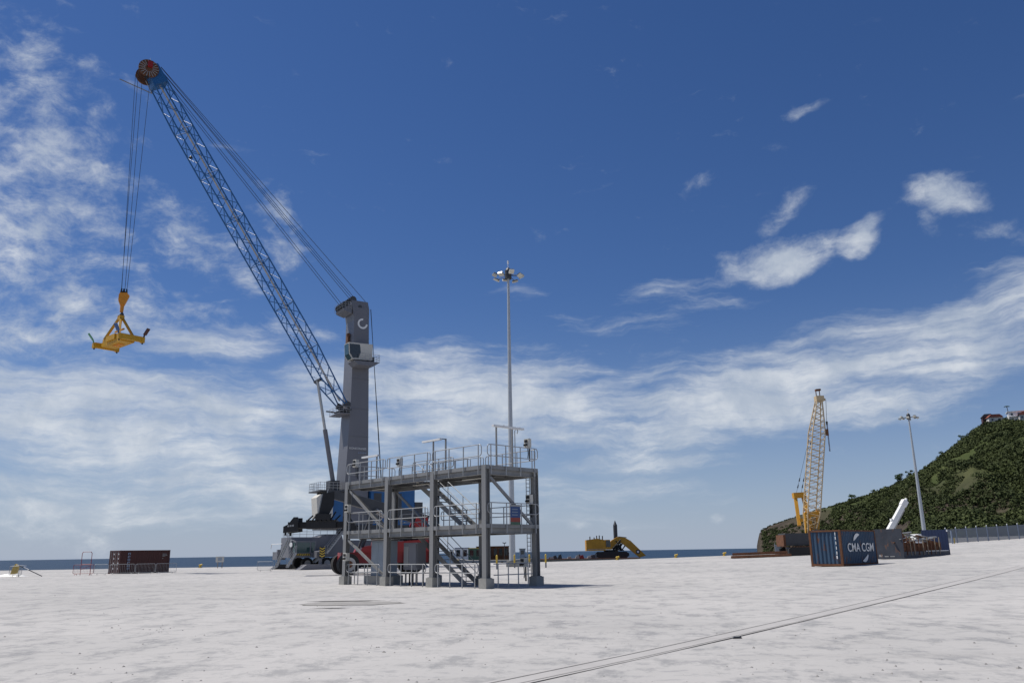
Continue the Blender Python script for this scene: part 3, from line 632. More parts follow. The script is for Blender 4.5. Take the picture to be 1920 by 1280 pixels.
part(MB().tube((0, 0, 4.31), (0, 0, 4.9), 1.9, n=24), 'slew_ring', 'cdark')
# slewing upper works: deck, blue machinery house, front cabinets
part(MB().bb(-8.2, 4.6, -2.0, 2.0, 4.9, 5.5), 'slewing_platform', 'cdark')
part(MB().bb(-8.4, -1.9, -2.1, 2.1, 5.505, 10.5), 'machinery_house', 'cblue'); part(MB().bb(-9.6, -8.4, -2.2, 2.2, 4.9, 8.6), 'counterweight', 'cdark')
for k in range(4): part(MB().bb(-7.9 + k * 1.5, -6.8 + k * 1.5, 2.105, 2.14, 6.2, 9.7), 'louvre_panel', 'cdark' if k % 2 else 'cblue')
part(MB().bb(2.0, 3.4, .5, 2.05, 5.505, 9.2), 'side_cabinet', 'cblue')
fb = MB(); fb.prism([(3.5, 6.3), (5.5, 6.3), (5.75, 8.9), (5.2, 9.35), (3.5, 9.35)], .3, 2.3, 'y'); fbo = part(fb, 'front_cabinet', 'cream'); part(MB().bb(4.2, 4.9, 2.303, 2.33, 7.8, 8.4), 'vent_window', 'glass', fbo); part(MB().bb(3.41, 3.497, .3, 2.3, 6.3, 9.3), 'side_panel', 'cblue', fbo)
part(MB().bb(2.0, 3.3, -2.2, -.4, 5.505, 8.9), 'cream_cabinet', 'cream')
part(MB().bb(1.6, 5.3, -2.1, 2.1, 9.75, 9.9), 'front_gallery', 'cdark'); part(guard([(1.7, 2.05), (5.25, 2.05), (5.25, -2.05), (1.7, -2.05)], 9.9, n=6), 'gallery_rail', 'galvrail')
fr = MB()
for y in (-1.2, 1.2): fr.beam((4.6, y, 5.0), (3.0, y, 9.8), .5, .6); fr.beam((1.7, y, 9.4), (4.4, y, 9.5), .4, .7)
fr.bb(2.1, 3.4, -.8, .8, 9.9, 11.3); part(fr, 'cylinder_bracket', 'cdark')
# tower: tapered box with a chamfered look
def taper_box(mb, lo, hi):
    (xa, xb, ya, yb, z0), (xc, xd, yc, yd, z1) = lo, hi
    mb.add([(xa, ya, z0), (xb, ya, z0), (xb, yb, z0), (xa, yb, z0), (xc, yc, z1), (xd, yc, z1), (xd, yd, z1), (xc, yd, z1)], [(0, 3, 2, 1), (4, 5, 6, 7), (0, 1, 5, 4), (1, 2, 6, 5), (2, 3, 7, 6), (3, 0, 4, 7)])
tw = MB(); taper_box(tw, (-1.75, 1.9, -1.6, 1.6, 5.5), (-1.4, 1.25, -1.55, 1.55, 21.0)); taper_box(tw, (-1.4, 1.25, -1.55, 1.55, 21.0), (-1.1, 1.1, -1.5, 1.5, 33.6)); taper_box(tw, (-1.1, 1.1, -1.5, 1.5, 33.6), (-1.1, 1.45, -1.5, 1.5, 35.4)); taper_box(tw, (-1.1, 1.45, -1.5, 1.5, 35.4), (-.9, 1.6, -1.4, 1.4, 36.5))
TW = part(tw, 'tower', 'cgrey')
seam = MB()
for z in (13.0, 17.2, 21.0, 25.2, 30.0): k = (z - 5.5) / 28; seam.bb(-1.73 + .55 * k, 1.4 - .2 * k, 1.6 - .08 * k - .02, 1.6 - .08 * k + .035, z, z + .05)
part(seam, 'weld_band', 'cgrey', TW)
hd = MB()
for y in (-1.1, -.35, .4, 1.1): hd.disc((2.35, y, 35.6), (0, 1, 0), .62, .14, 18); hd.disc((1.3, y + .2, 36.6), (0, 1, 0), .5, .14, 18)
part(hd, 'top_sheaves', 'cdark', TW)
hb = MB(); hb.prism([(1.5, 34.5), (2.6, 34.8), (2.8, 35.1), (1.5, 35.9)], -1.45, 1.45, 'y'); part(hb, 'sheave_bracket', 'cgrey', TW)
part(guard([(1.6, 1.5), (2.9, 1.5), (2.9, -1.5)], 35.05, n=3, r=.02), 'top_rail', 'galvrail', TW)
part(MB().disc((.3, 1.43, 35.6), (0, 1, 0), .3, .12, 16), 'tower_hatch', 'cdark', TW)
arc = MB(); pts = []
for k in range(15): a = R(85 + k * 19.5); pts.append((a,))
vs = []
for (a,) in pts:
    for r_ in (.50, .76): vs.append((-.15 - r_ * math.cos(a), 1.535, 33.2 - 0 + r_ * math.sin(a)))
arc.add(vs, [(2 * i, 2 * i + 2, 2 * i + 3, 2 * i + 1) for i in range(14)]); part(arc, 'logo_mark', 'white', TW)
text_mesh('tower_lettering', 'KONECRANES', .38, 'white', TW, face_mat((.02, 1.63, 15.6), (-1, 0, 0), (0, 0, 1)))
for k in range(5): part(MB().bb(-.05 - k * .24, -.22 - k * .24, 1.585, 1.62, 14.95, 15.12 + .03 * (k % 2)), 'faded_mark', 'fence', TW)      # second line, illegible in the photograph
part(MB().bb(1.22, 1.5, -.3, .35, 30.0, 31.9), 'cable_box', 'rust', TW)
m = MB()
for k in range(40): z = 7 + k * .62; m.beam((-1.75 + .02 * k * .6, .9, z), (-1.75 + .02 * k * .6, 1.35, z), .04, .04)
part(m, 'tower_ladder', 'galvrail', TW)
# tower cab on its bracket
cb = MB(); cb.prism([(-1.0, 27.6), (1.9, 27.5), (2.4, 28.2), (2.5, 29.8), (-1.0, 29.9)], 1.62, 3.3, 'y'); CB = part(cb, 'tower_cab', 'cream')
part(MB().prism([(1.05, 27.75), (1.85, 27.68), (2.3, 28.3), (2.4, 29.6), (.9, 29.65), (.75, 28.6)], 3.303, 3.34, 'y'), 'side_window', 'glass', CB)
part(MB().add([(1.96, 1.75, 27.58), (1.96, 3.2, 27.58), (2.43, 3.2, 28.22), (2.43, 1.75, 28.22), (2.53, 3.2, 29.7), (2.53, 1.75, 29.7)], [(0, 1, 2, 3), (3, 2, 4, 5)]), 'front_window', 'glassg', CB)
part(MB().prism([(-1.9, 27.3), (1.9, 27.2), (1.3, 26.7), (-1.0, 26.7)], 1.62, 3.9, 'y'), 'cab_floor', 'cgrey', CB); part(guard([(-1.85, 1.7), (-1.85, 3.85), (1.0, 3.85)], 27.3, n=4, r=.022), 'cab_rail', 'galvrail', CB); part(MB().bb(-1.5, -1.05, 2, 2.8, 27.3, 28.2), 'cab_cooler', 'cdark', CB)
# boom
def cpl(px, py, off=0.0):
    c0 = Vector((-22, 112, 0)); nn = Vector((-CX.y, CX.x, 0)); o0 = Vector((0, 0, CAMH)); d = pix_dir(px, py); t = (c0 + nn * off - o0).dot(nn) / d.dot(nn); p = o0 + d * t; return Vector(((p - c0).dot(CX), 0, p.z))
PV = Vector((1.9, 0, 21.7)); TIP = cpl(288, 140); ba = (TIP - PV).normalized(); bn = Vector((-ba.z, 0, ba.x)); BL = (TIP - PV).length
def bpt(s, y, n): return PV + ba * s + Vector((0, y, 0)) + bn * n
def hw(s): return 1.5 - .35 * min(1, s / 9) - .25 * max(0, (s - BL * .6) / (BL * .4))
def dn(s): return -min(1.25, .15 + 1.1 * s / 4.5) + .35 * max(0, (s - BL * .85) / (BL * .15))
def dp(s): return min(.85, .15 + .7 * s / 9)
E_ = BL - 1.6
for nm, sy, f in (('lower_chord', -1, dn), ('lower_chord', 1, dn), ('upper_chord', -1, dp), ('upper_chord', 1, dp)):
    m = MB(); S = [0, 2.2, 4.5, 9, BL * .6, BL * .85, E_]
    for a, b in zip(S[:-1], S[1:]): m.tube(bpt(a, sy * hw(a), f(a)), bpt(b, sy * hw(b), f(b)),  .10, n=8)
    part(m, nm, 'cblue')
NB = 14; ss = [2.2 + (E_ - 2.2) * i / NB for i in range(NB + 1)]
def lace(name, fa, fb):
    m = MB()
    for i in range(NB):
        a, b = ss[i], ss[i + 1]; mid = (a + b) / 2; m.tube(fa(a), fb(mid), .052, n=6); m.tube(fb(mid), fa(b), .052, n=6)
        if i % 2 == 0: m.tube(fa(a), fb(a), .055, n=6)
    part(m, name, 'cblue')
lace('side_lacing', lambda s: bpt(s, hw(s), dn(s)), lambda s: bpt(s, hw(s), dp(s))); lace('side_lacing', lambda s: bpt(s, -hw(s), dp(s)), lambda s: bpt(s, -hw(s), dn(s)))
lace('bottom_lacing', lambda s: bpt(s, -hw(s), dn(s)), lambda s: bpt(s, hw(s), dn(s))); lace('top_lacing', lambda s: bpt(s, hw(s), dp(s)), lambda s: bpt(s, -hw(s), dp(s)))
part(MB().tube(bpt(.6, .25, -.1), bpt(E_, .25, -.1), .13, n=8), 'hose_pipe', 'rim')
m = MB()
for y in (-1.35, 1.35): m.beam((1.2, y, 21.4), (2.1, y, 21.75), .35, .8)
m.bb(1.2, 2.3, -1.9, 1.9, 20.7, 20.85); m.tube((2.0, -1.9, 20.9), (3.3, -2.2, 21.0), .1); part(m, 'boom_pivot', 'cdark')
part(guard([(1.4, 1.85), (2.9, 1.85), (2.9, -1.85)], 20.3, n=3, h=.9), 'pivot_rail', 'galvrail'); part(MB().bb(1.4, 2.95, -1.9, 1.9, 20.2, 20.3), 'pivot_gallery', 'cgrey')
# luffing cylinder
CYT = bpt(4.5, 0, dn(4.5) - .1); CYB = Vector((2.7, 0, 11.0)); mid = CYB.lerp(CYT, .52)
part(MB().tube(CYB, mid, .30, n=14), 'luffing_cylinder', 'cgrey'); part(MB().tube(mid, CYT, .19, n=12), 'cylinder_rod', 'chrome'); part(MB().tube(bpt(4.5, -1.2, dn(4.5)), bpt(4.5, 1.2, dn(4.5)), .22, n=10), 'cylinder_head', 'cdark')
# boom head with big sheave
hm = MB(); q = [bpt(E_ - .1, 0, dn(E_) - .1), bpt(E_ - .1, 0, dp(E_) + .1), bpt(BL + .9, 0, .9), bpt(BL + 1.0, 0, -.6)]
k4 = len(q); vs = [p + Vector((0, y, 0)) for y in (-.95, .95) for p in q]; hm.add(vs, [(0, 1, 2, 3), (7, 6, 5, 4), (0, 4, 5, 1), (1, 5, 6, 2), (2, 6, 7, 3), (3, 7, 4, 0)]); HD = part(hm, 'boom_head', 'cblue')
sc_ = bpt(BL + .35, 0, -.1)
sv = MB()
for y in (-1.1, 1.08): sv.disc(sc_ + Vector((.5, y, -.2)), (0, 1, 0), 1.25, .16, 32)
part(sv, 'head_sheave', 'rust', HD)
sp = MB()
for i in range(18): a = i * math.pi / 9; c0 = sc_ + Vector((.5, 1.175, -.2)); e = Vector((math.cos(a), 0, math.sin(a))); sp.beam(c0 + e * .45, c0 + e * 1.2, .07, .03, (0, 1, 0))
part(sp, 'sheave_spokes', 'scrap', HD); part(MB().bb(sc_.x + .1, sc_.x + .7, 1.2, 1.5, sc_.z - .1, sc_.z + .7), 'head_motor', 'red', HD); part(MB().tube(sc_ + Vector((.3, 0, 1)), sc_ + Vector((.3, 0, 2.0)), .03), 'anemometer', 'white', HD)
m = MB(); a0 = bpt(BL - 1.9, -1.2, -1.0); m.beam(a0, a0 + Vector((1.2, 2.2, .3)) , .08, .08); m.beam(a0, a0 + Vector((4.0, -.3, 1.0)), .12, .08); part(m, 'head_walkway', 'galv', HD)
for s_, y in ((BL - .6, 1.0), (BL * .76, .5)): p = bpt(s_, y, -1.5); part(MB().tube(p + Vector((0, 0, .35)), p, .09, .28, 10), 'floodlight', 'black')
# ropes: pendants and luffing/hoist ropes back to the tower top, falls down to the hook block
rp = [(bpt(BL + .3, y, 1.0), Vector((x, y2, z))) for y, x, y2, z in ((-.9, 2.35, -1.1, 36.2), (-.3, 2.35, -.35, 36.2), (.3, 1.3, -.1, 37.1), (.4, 1.3, .6, 37.1), (.9, 1.3, 1.2, 37.1), (1.0, -.6, 1.2, 36.6))]
for p, q in rp: part(MB().tube(p, q, .035, n=5), 'stay_rope', 'rope')
HK = cpl(231, 556); HKZ = HK.z
for dx, y, bx, by in ((1.75, -1.1, .2, -.2), (1.7, 1.1, .3, .25), (.2, 1.1, -.3, .3), (.9, -1.1, -.15, -.2)): part(MB().tube(sc_ + Vector((dx, y, -.3)), Vector((HK.x + bx, by, HKZ + .3)), .028, n=5), 'hoist_rope', 'rope')
part(MB().tube((-1.3, 1.6, 35.5), (-3.2, 2.3, 11), .04, n=5), 'stay_rope', 'rope'); part(MB().tube((-1.4, 1.3, 35.5), (-3.5, 1.9, 11), .04, n=5), 'stay_rope', 'rope')

# hook block and container spreader hanging from the falls
hw_ = Matrix.Rotation(CRZ, 3, 'Z') @ HK; HW = Vector((-22 + hw_.x, 112 + hw_.y, HKZ))
T = thing('hook_block', 'orange hook block hanging on the crane ropes above the yellow spreader', 'hook block', HW, R(25))
MB().prism([(-.5, .1), (-.4, .4), (.4, .45), (.7, .1), (.5, -.45), (.25, -1.1), (-.25, -1.1), (-.5, -.5)], -.32, .32, 'y').build('cheek_plates', 'hook', T)
for y in (-.2, .2): MB().disc((0, y, .25), (0, 1, 0), .42, .12, 18).build('sheave', 'black', T)
MB().tube((0, 0, -1.1), (0, 0, -2.0), .24, .2, 10).build('swivel', 'hook', T); m = MB(); m.path([(0, 0, -2.0), (.2, 0, -2.25), (.15, 0, -2.55), (-.1, 0, -2.62), (-.25, 0, -2.4)], .12, 8); m.build('hook', 'cdark', T)
for x in (-.5, .0, .6): MB().tube((x * .6, 0, .5), (x * .5, 0, 1.0), .09, n=8).build('rope_socket', 'black', T)
SZ = HKZ - 2.6 - 3.05
T = thing('container_spreader', 'yellow container spreader frame with coloured corner flippers hanging in the air', 'spreader', HW + Vector((0, 0, -2.6 - 3.6)), R(-40)); T.scale = (1.13, 1.13, 1.0)
m = MB()
for sx in (-1, 1):
    for sy in (-1, 1): m.beam((sx * .12, sy * .1, 3.5), (sx * 1.7, sy * .75, .95), .2, .22)
m.beam((-1.0, 0, 1.9), (1.0, 0, 1.9), .16, .16); m.bb(-.3, .3, -.25, .25, 3.2, 3.75); m.build('lifting_frame', 'spread', T)
MB().tube((0, 0, 3.7), (0, 0, 4.0), .16, n=10).build('lifting_eye', 'cdark', T)
m = MB(); m.bb(-2.1, 2.1, -.75, .75, .1, 1.0); m.bb(-1.0, 1.0, -.9, .9, .5, 1.15); m.build('main_beam', 'spread', T)
for y in (-.45, .45): MB().bb(-2.9, 2.9, y - .2, y + .2, .30, .72).build('telescopic_beam', 'spread', T)
for sx in (-1, 1):
    e = MB(); e.bb(sx * 2.9 - .18, sx * 2.9 + .18, -1.22, 1.22, .1, .72).build('end_beam', 'spread', T)
    for sy in (-1, 1):
        MB().bb(sx * 2.9 - .22, sx * 2.9 + .22, sy * 1.22 - .16, sy * 1.22 + .16, .02, .66).build('corner_housing', 'spread', T)
        MB().tube((sx * 2.9, sy * 1.22, -.15), (sx * 2.9, sy * 1.22, .02), .08, n=8).build('twistlock', 'black', T)
for (x, y, mm, tx, ty) in ((-2.9, 1.3, 'green', -.35, .1), (-2.9, -1.3, 'green', -.1, -.4), (2.9, 1.3, 'fbrown', .35, .15), (2.9, -1.3, 'fblue', .1, -.35)):
    f = MB(); f.beam((x, y, .6), (x + tx * .3, y + ty * .3, 1.05), .12, .12); f.beam((x + tx * .3, y + ty * .3, 1.0), (x + tx * 1.5, y + ty * 1.5, 1.75), .42, .1); f.build('flipper', mm, T)
for x in (-1.5, -.6, .9, 1.6): MB().bb(x - .22, x + .22, .76, 1.02, .4, .75).build('hydraulic_valve', 'black', T)
for x in (-.3, .5): MB().bb(x - .3, x + .3, -.3, .3, .0, .24).build('power_pack', 'hook', T)
# ================================================================ reach stacker behind the platform
HX = Vector((-.93, -.37, 0)).normalized(); RO = on_ground(652, 1077.6) - 1.6 * Vector((-HX.y, HX.x, 0)); RO.z = 0
T = thing('reach_stacker', 'red reach stacker with dark boom and black spreader parked behind the platform', 'reach stacker', RO, math.atan2(HX.y, HX.x))
m = MB(); m.bb(-7.4, .5, -.95, .95, .95, 1.9); m.bb(-.4, .4, -1.0, 1.0, .7, 1.2); m.prism([(-7.5, 1.9), (-3.9, 1.9), (-3.9, 2.75), (-7.2, 2.95)], -1.35, 1.35, 'y'); m.prism([(-2.6, 1.9), (-1.0, 1.9), (-1.2, 2.3), (-2.6, 2.5)], -1.6, -.9, 'y'); m.prism([(-2.6, 1.9), (-1.0, 1.9), (-1.2, 2.3), (-2.6, 2.5)], .9, 1.6, 'y'); m.build('chassis', 'red', T)
MB().bb(-8.2, -7.41, -1.4, 1.4, .8, 2.8).build('counterweight', 'cdark', T)
for y in (-.75, .75): MB().prism([(-7.6, 2.7), (-5.4, 2.7), (-6.3, 4.9), (-7.3, 4.9)], y - .1, y + .1, 'y').build('boom_support', 'red', T)
for x, y, r, w in ((0, 1.25, .9, .55), (0, 1.85, .9, .5), (0, -1.25, .9, .55), (0, -1.85, .9, .5), (-5.9, 1.2, .85, .55), (-5.9, -1.2, .85, .55)):
    wo = MB().disc((x, y, r), (0, 1, 0), r, w, 28).build('wheel', 'tyre', T); k = 1 if y > 0 else -1
    if abs(y) != 1.25: 
        MB().disc((x, y + k * (w / 2 + .01), r), (0, 1, 0), .58, .05, 20).build('rim', 'rim', wo); MB().disc((x, y + k * (w / 2 + .05), r), (0, 1, 0), .3, .07, 14).build('hub', 'rust', wo)
c = MB(); c.prism([(-4.3, 1.95), (-2.6, 1.95), (-2.45, 2.6), (-2.7, 3.75), (-4.2, 3.75)], -.75, .75, 'y'); cb = c.build('cab', 'red', T); MB().prism([(-4.0, 2.6), (-2.62, 2.6), (-2.8, 3.6), (-4.0, 3.6)], .752, .78, 'y').build('side_window', 'glass', cb); MB().bb(-2.60, -2.56, -.6, .6, 2.6, 3.5).build('front_window', 'glass', cb)
p0, p1 = Vector((-7.0, 0, 4.75)), Vector((1.5, 0, 7.0)); d = (p1 - p0).normalized()
MB().beam(p0 - d * .5, p0 + d * 7.2, .8, .95).build('boom_base', 'cdark', T); MB().beam(p0 + d * 7.0, p1 + d * .3, .62, .76).build('boom_extension', 'cdark', T)
MB().beam(p0 + d * .6 + Vector((0, 0, .52)), p0 + d * 6.8 + Vector((0, 0, .52)), .3, .06).build('boom_hose_tray', 'galv', T)
for y in (-.62, .62): MB().tube((-1.2, y, 1.9), p0 + d * 4.6 + Vector((0, y, -.3)), .16, n=10).build('lift_cylinder', 'cdark', T); MB().tube(p0 + d * 3.6 + Vector((0, y, -.7)), p0 + d * 4.6 + Vector((0, y, -.3)), .1, n=8).build('lift_rod', 'chrome', T)
m = MB(); m.prism([(1.2, 7.2), (2.2, 7.0), (2.5, 5.2), (1.7, 5.0), (1.2, 6.0)], -.35, .35, 'y'); m.tube((2.1, 0, 4.5), (2.1, 0, 5.3), .55, n=16); m.build('rotator', 'black', T)
S = bpy.data.objects.new('spreader', None); col.objects.link(S); S.parent = T; S.location = (2.1, 0, 0); S.rotation_euler = (0, 0, -math.atan2(HX.y, HX.x) + R(4))
m = MB(); m.bb(-2.9, 2.9, -.55, .55, 4.0, 4.55); m.bb(-1.3, 1.3, -.8, .8, 3.95, 4.7)
for k in range(7): x = -1.2 + k * .4; m.tube((x, -.9, 4.6), (x + .3, .2, 5.1 + .15 * (k % 3)), .07, n=6)
m.bb(-.5, .8, -.9, -.3, 4.7, 5.2); m.build('spreader_beam', 'black', S)
for sx in (-1, 1):
    e = MB()
    for y in (-1.1, 1.0): e.prism([(sx * 1.9, 3.75), (sx * 3.15, 3.62), (sx * 3.15, 4.15), (sx * 2.75, 4.35), (sx * 2.3, 4.95), (sx * 1.95, 4.95)], y - .08, y + .18, 'y')
    e.bb(sx * 2.9 - .15, sx * 2.9 + .15, -1.2, 1.2, 3.7, 4.1); e.build('end_frame', 'black', S)
    for y in (-1.1, 1.1): MB().tube((sx * 2.95, y, 3.4), (sx * 2.95, y, 3.7), .1, n=8).build('twistlock', 'black', S)
for k in range(3): MB().bb(-2.8 + k * .2, -2.65 + k * .2, -1.2, -1.183, 4.12 + .02 * k, 4.27 + .02 * k).build('worn_mark', 'scrap', S)
for y in (-.9, .9): m = MB(); m.path([(-3.6, y, 1.9), (-3.6, y, 3.0), (-4.4, y, 3.0)], .04); m.build('grab_rail', 'galvrail', T)
m = MB()
for k in range(26): x = -6.8 + .11 * k; y = rnd.uniform(-.9, .9); m.tube((x, y, 2.9), (x + rnd.uniform(-.4, .4), y + rnd.uniform(-.2, .2), 3.6 + rnd.uniform(0, .9)), .06, n=5)
m.bb(-6.4, -4.8, -.9, .9, 2.9, 3.6); m.build('hydraulic_hoses', 'black', T)
for k in range(5): MB().bb(-6.9 + .42 * k, -6.7 + .42 * k, 1.152, 1.175, 1.15, 1.75).build('warning_stripe', 'white', T)

# ================================================================ containers
def corr(mb, p, u, n, ln, h, pitch, depth, up_=(0, 0, 1)):
    p, u, n, w = Vector(p), Vector(u), Vector(n), Vector(up_); k = max(1, round(ln / pitch)); pt = ln / k; prof = []
    for i in range(k): a = i * pt; prof += [(a, 0), (a + pt * .28, 0), (a + pt * .5, -depth), (a + pt * .78, -depth)]
    prof.append((ln, 0)); vs = []
    for a, d in prof: q = p + u * a + n * d; vs += [q, q + w * h]
    return mb.add(vs, [(2 * i, 2 * i + 2, 2 * i + 3, 2 * i + 1) for i in range(len(prof) - 1)])
def container(label, loc, rz, mm, mframe, L=6.06, W=2.44, H=2.59, end='wall'):
    T = thing('shipping_container', label, 'container', loc, rz); f = MB(); c = .16
    for x in (0, L - c):
        for y in (0, W - c): f.bb(x, x + c, y, y + c, .0, H)
    for y in (0.002, W - .122):
        f.bb(c + .001, L - c - .001, y, y + .12, .03, .19); f.bb(c + .001, L - c - .001, y, y + .12, H - .1, H - .005)
    for x in (.002, L - .122): f.bb(x, x + .12, c + .001, W - c - .001, .03, .19); f.bb(x, x + .12, c + .001, W - c - .001, H - .12, H - .005)
    f.build('frame', mframe, T)
    corr(MB(), (c, .02, .19), (1, 0, 0), (0, -1, 0), L - 2 * c, H - .29, .28, .045).build('side_panel', mm, T); corr(MB(), (L - c, W - .02, .19), (-1, 0, 0), (0, 1, 0), L - 2 * c, H - .29, .28, .045).build('side_panel', mm, T)
    corr(MB(), (L - .02, c, .19), (0, 1, 0), (1, 0, 0), W - 2 * c, H - .31, .3, .05).build('end_panel', mm, T)
    if end == 'wall': corr(MB(), (.03, W - c, .19), (0, -1, 0), (-1, 0, 0), W - 2 * c, H - .31, .305, .06).build('end_panel', mm, T)
    else:
        for y0, y1 in ((c + .01, W / 2 - .01), (W / 2 + .01, W - c - .01)):
            dr = MB().bb(.02, .07, y0, y1, .2, H - .13).build('door', mm, T)
            for t in (.25, .75): y = y0 + (y1 - y0) * t; MB().tube((-.01, y, .2), (-.01, y, H - .13), .025, n=7).build('lock_rod', 'scrap', dr); MB().bb(-.03, .0, y - .12, y + .12, .95, 1.02).build('handle', 'scrap', dr)
            for z in (.5, 1.1, 1.6, 2.1): MB().bb(.0, .019, y0 + .08, y0 + .3, z, z + .16).build('label_plate', 'white', dr)
    corr(MB(), (c, .1, H - .02), (1, 0, 0), (0, 0, 1), L - 2 * c, W - .2, .4, .02, (0, 1, 0)).build('roof', mm, T)
    cc = MB()
    for x in (-.004, L - .174):
        for y in (-.004, W - .158):
            for z in (-.002, H - .116): cc.bb(x, x + .178, y, y + .162, z, z + .118)
    cc.build('corner_castings', mframe, T); return T
bl = on_ground(1582, 1061.7); BR = math.atan2(.697, .717)
T = container('blue rusty container with large white shipping line lettering on its side', (bl.x, bl.y, gz(bl.x) + .0), BR, 'blue_c', 'rust')
text_mesh('side_lettering', 'CMA CGM', .86, 'white', T, face_mat((3.2, -.03, 1.30), (1, 0, 0), (0, 0, 1)), 1.14, .008)
def swoosh(cx, cz, r, a0, a1, T):
    m = MB(); vs = []; n = 14
    for i in range(n + 1): t = i / n; a = R(a0 + (a1 - a0) * t); w = .13 * math.sin(math.pi * min(1, t * .9 + .08)) + .02; vs += [(cx + (r - w) * math.cos(a), -.03, cz + (r - w) * math.sin(a)), (cx + (r + w) * math.cos(a), -.03, cz + (r + w) * math.sin(a))]
    m.add(vs, [(2 * i, 2 * i + 2, 2 * i + 3, 2 * i + 1) for i in range(n)]).build('logo_swoosh', 'white', T)
swoosh(3.0, 1.05, 1.2, 140, 85, T); swoosh(3.4, 1.55, 1.2, -40, -95, T)
for z, w_ in ((2.2, .05), (1.9, .06), (1.55, .05), (1.2, .05), (.85, .06), (.55, .09)): MB().bb(-.012, .0, .36, .36 + w_, z, z + .22).build('paint_mark', 'white', T)
rc = at(222, 1070, 96); RR = math.atan2(.783, .6225)
T = container('dark brown container standing alone on the quay behind grey crowd barriers', (rc.x, rc.y, 0), RR, 'brown', 'brown', end='doors')
for k in range(6):                                   # the stacked characters cannot be read in the photograph: worn blocks stand for them
    z = 2.2 - k * .33; m = MB(); m.bb(.92, 1.02, -.03, -.022, z - .12, z + .12); m.bb(1.14, 1.22, -.03, -.022, z - .12 + .1 * (k % 2), z + .12); m.bb(1.02, 1.14, -.03, -.022, z + .05, z + .12)
    if k % 3: m.bb(1.02, 1.14, -.03, -.022, z - .12, z - .06)
    m.build('worn_character', 'fence', T)
for z, w_ in ((2.12, .5), (1.98, .6), (1.86, .35), (1.6, .14)): MB().bb(5.1, 5.1 + w_, -.03, -.022, z, z + .05).build('serial_marks', 'scrap', T)
# flat rack with scrap
fp = at(1696, 1048, 76); FA = math.atan2(.697, .717)
T = thing('flat_rack', 'dark weathered flat rack container loaded with rusty scrap steel', 'flat rack', (fp.x, fp.y, gz(fp.x)), FA)
m = MB(); m.bb(.1, 11.5, 0, .2, .0, .62); m.bb(.1, 11.5, 2.24, 2.44, .0, .62); m.bb(.1, 11.5, .2, 2.24, .45, .6); m.build('base_frame', 'steelplate', T)
MB().bb(-.04, .1, -.02, 2.46, .0, 2.65).build('end_wall', 'steelplate', T); MB().bb(.1, .22, -.02, .12, .6, 2.65).build('corner_post', 'rust', T); MB().bb(.1, .22, 2.32, 2.46, .6, 2.65).build('corner_post', 'rust', T)
for k in range(3): MB().bb(-.055, -.041, 1.9 - k * .55, 2.2 - k * .5, .18, .18 + (.2 if k == 0 else .08)).build('data_plate', 'scrap', T)
corr(MB(), (11.5, 2.44, .0), (0, -1, 0), (-1, 0, 0), 2.44, 2.65, .3, .05).build('end_wall', 'blue_d', T); MB().bb(11.51, 11.64, -.02, 2.46, .0, 2.66).build('end_frame', 'blue_d', T); MB().tube((11.44, -.06, 2.45), (11.44, -.06, 2.65), .07, n=8).build('lashing_cap', 'white', T)
MB().bb(5.4, 11.3, -.006, -.001, .60, .66).build('reflective_strip', 'white', T)
rg = random.Random(3); gp = 'scrap pieces piled on the flat rack'
for k in range(12):
    x = .6 + k * .8; b = thing('steel_bundle', 'rusty upright steel drum section standing on the flat rack', 'scrap steel', Vector((fp.x, fp.y, gz(fp.x))) + Matrix.Rotation(FA, 3, 'Z') @ Vector((x + .25, .45, .61)), FA + rg.uniform(-.2, .2), gp)
    m = MB(); m.tube((0, 0, 0), (0, 0, .85 + rg.uniform(-.35, .2)), .36, n=14); m.build('shell', 'rust', b); r_ = MB()
    for z in (.25, .6): r_.tube((0, 0, z), (0, 0, z + .04), .38, n=14)
    r_.build('hoop', 'rust', b)
for k in range(26):
    x = rg.uniform(.9, 8.6); z = 1.5 + rg.uniform(0, .95) * (1 - abs(x - 4) / 6); a = rg.uniform(-.35, .35); ln = rg.uniform(1.6, 3.6)
    c0 = Vector((fp.x, fp.y, gz(fp.x))) + Matrix.Rotation(FA, 3, 'Z') @ Vector((x, rg.uniform(.3, 1.4), z))
    pale = k % 3 != 0; b = MB(); e = Vector((math.cos(a), rg.uniform(-.2, .2), rg.uniform(-.18, .18))).normalized() * ln / 2
    if k % 2: b.beam(-e, e, .16, .06)
    else: b.tube(-e, e, .07, n=8)
    o = b.build('scrap_bar', 'scrap' if pale else 'rust', None, c0); o.rotation_euler = (0, 0, FA); tag(o, ('pale grey bent metal bar on top of the scrap load' if pale else 'rusty steel bar lying in the scrap load'), 'scrap steel', gp)
o = MB(); o.prism([(-.9, 0), (.8, .1), (.9, .5), (.2, .85), (-.8, .7)], -.5, .5, 'y'); o = o.build('scrap_plate', 'rust', None, Vector((fp.x, fp.y, gz(fp.x))) + Matrix.Rotation(FA, 3, 'Z') @ Vector((1.1, 1.0, 1.5))); o.rotation_euler = (.2, 0, FA); tag(o, 'large rust red plate heaped beside the end wall of the flat rack', 'scrap steel', gp)

for k in range(9):
    x = .7 + k * 1.0 + rg.uniform(-.2, .2); MB().beam((x, -.03, .3), (x + rg.uniform(-.1, .1), -.05, 1.5 + rg.uniform(0, .5)), .06, .07).build('stake', 'timber' if k % 3 else 'rust', T)
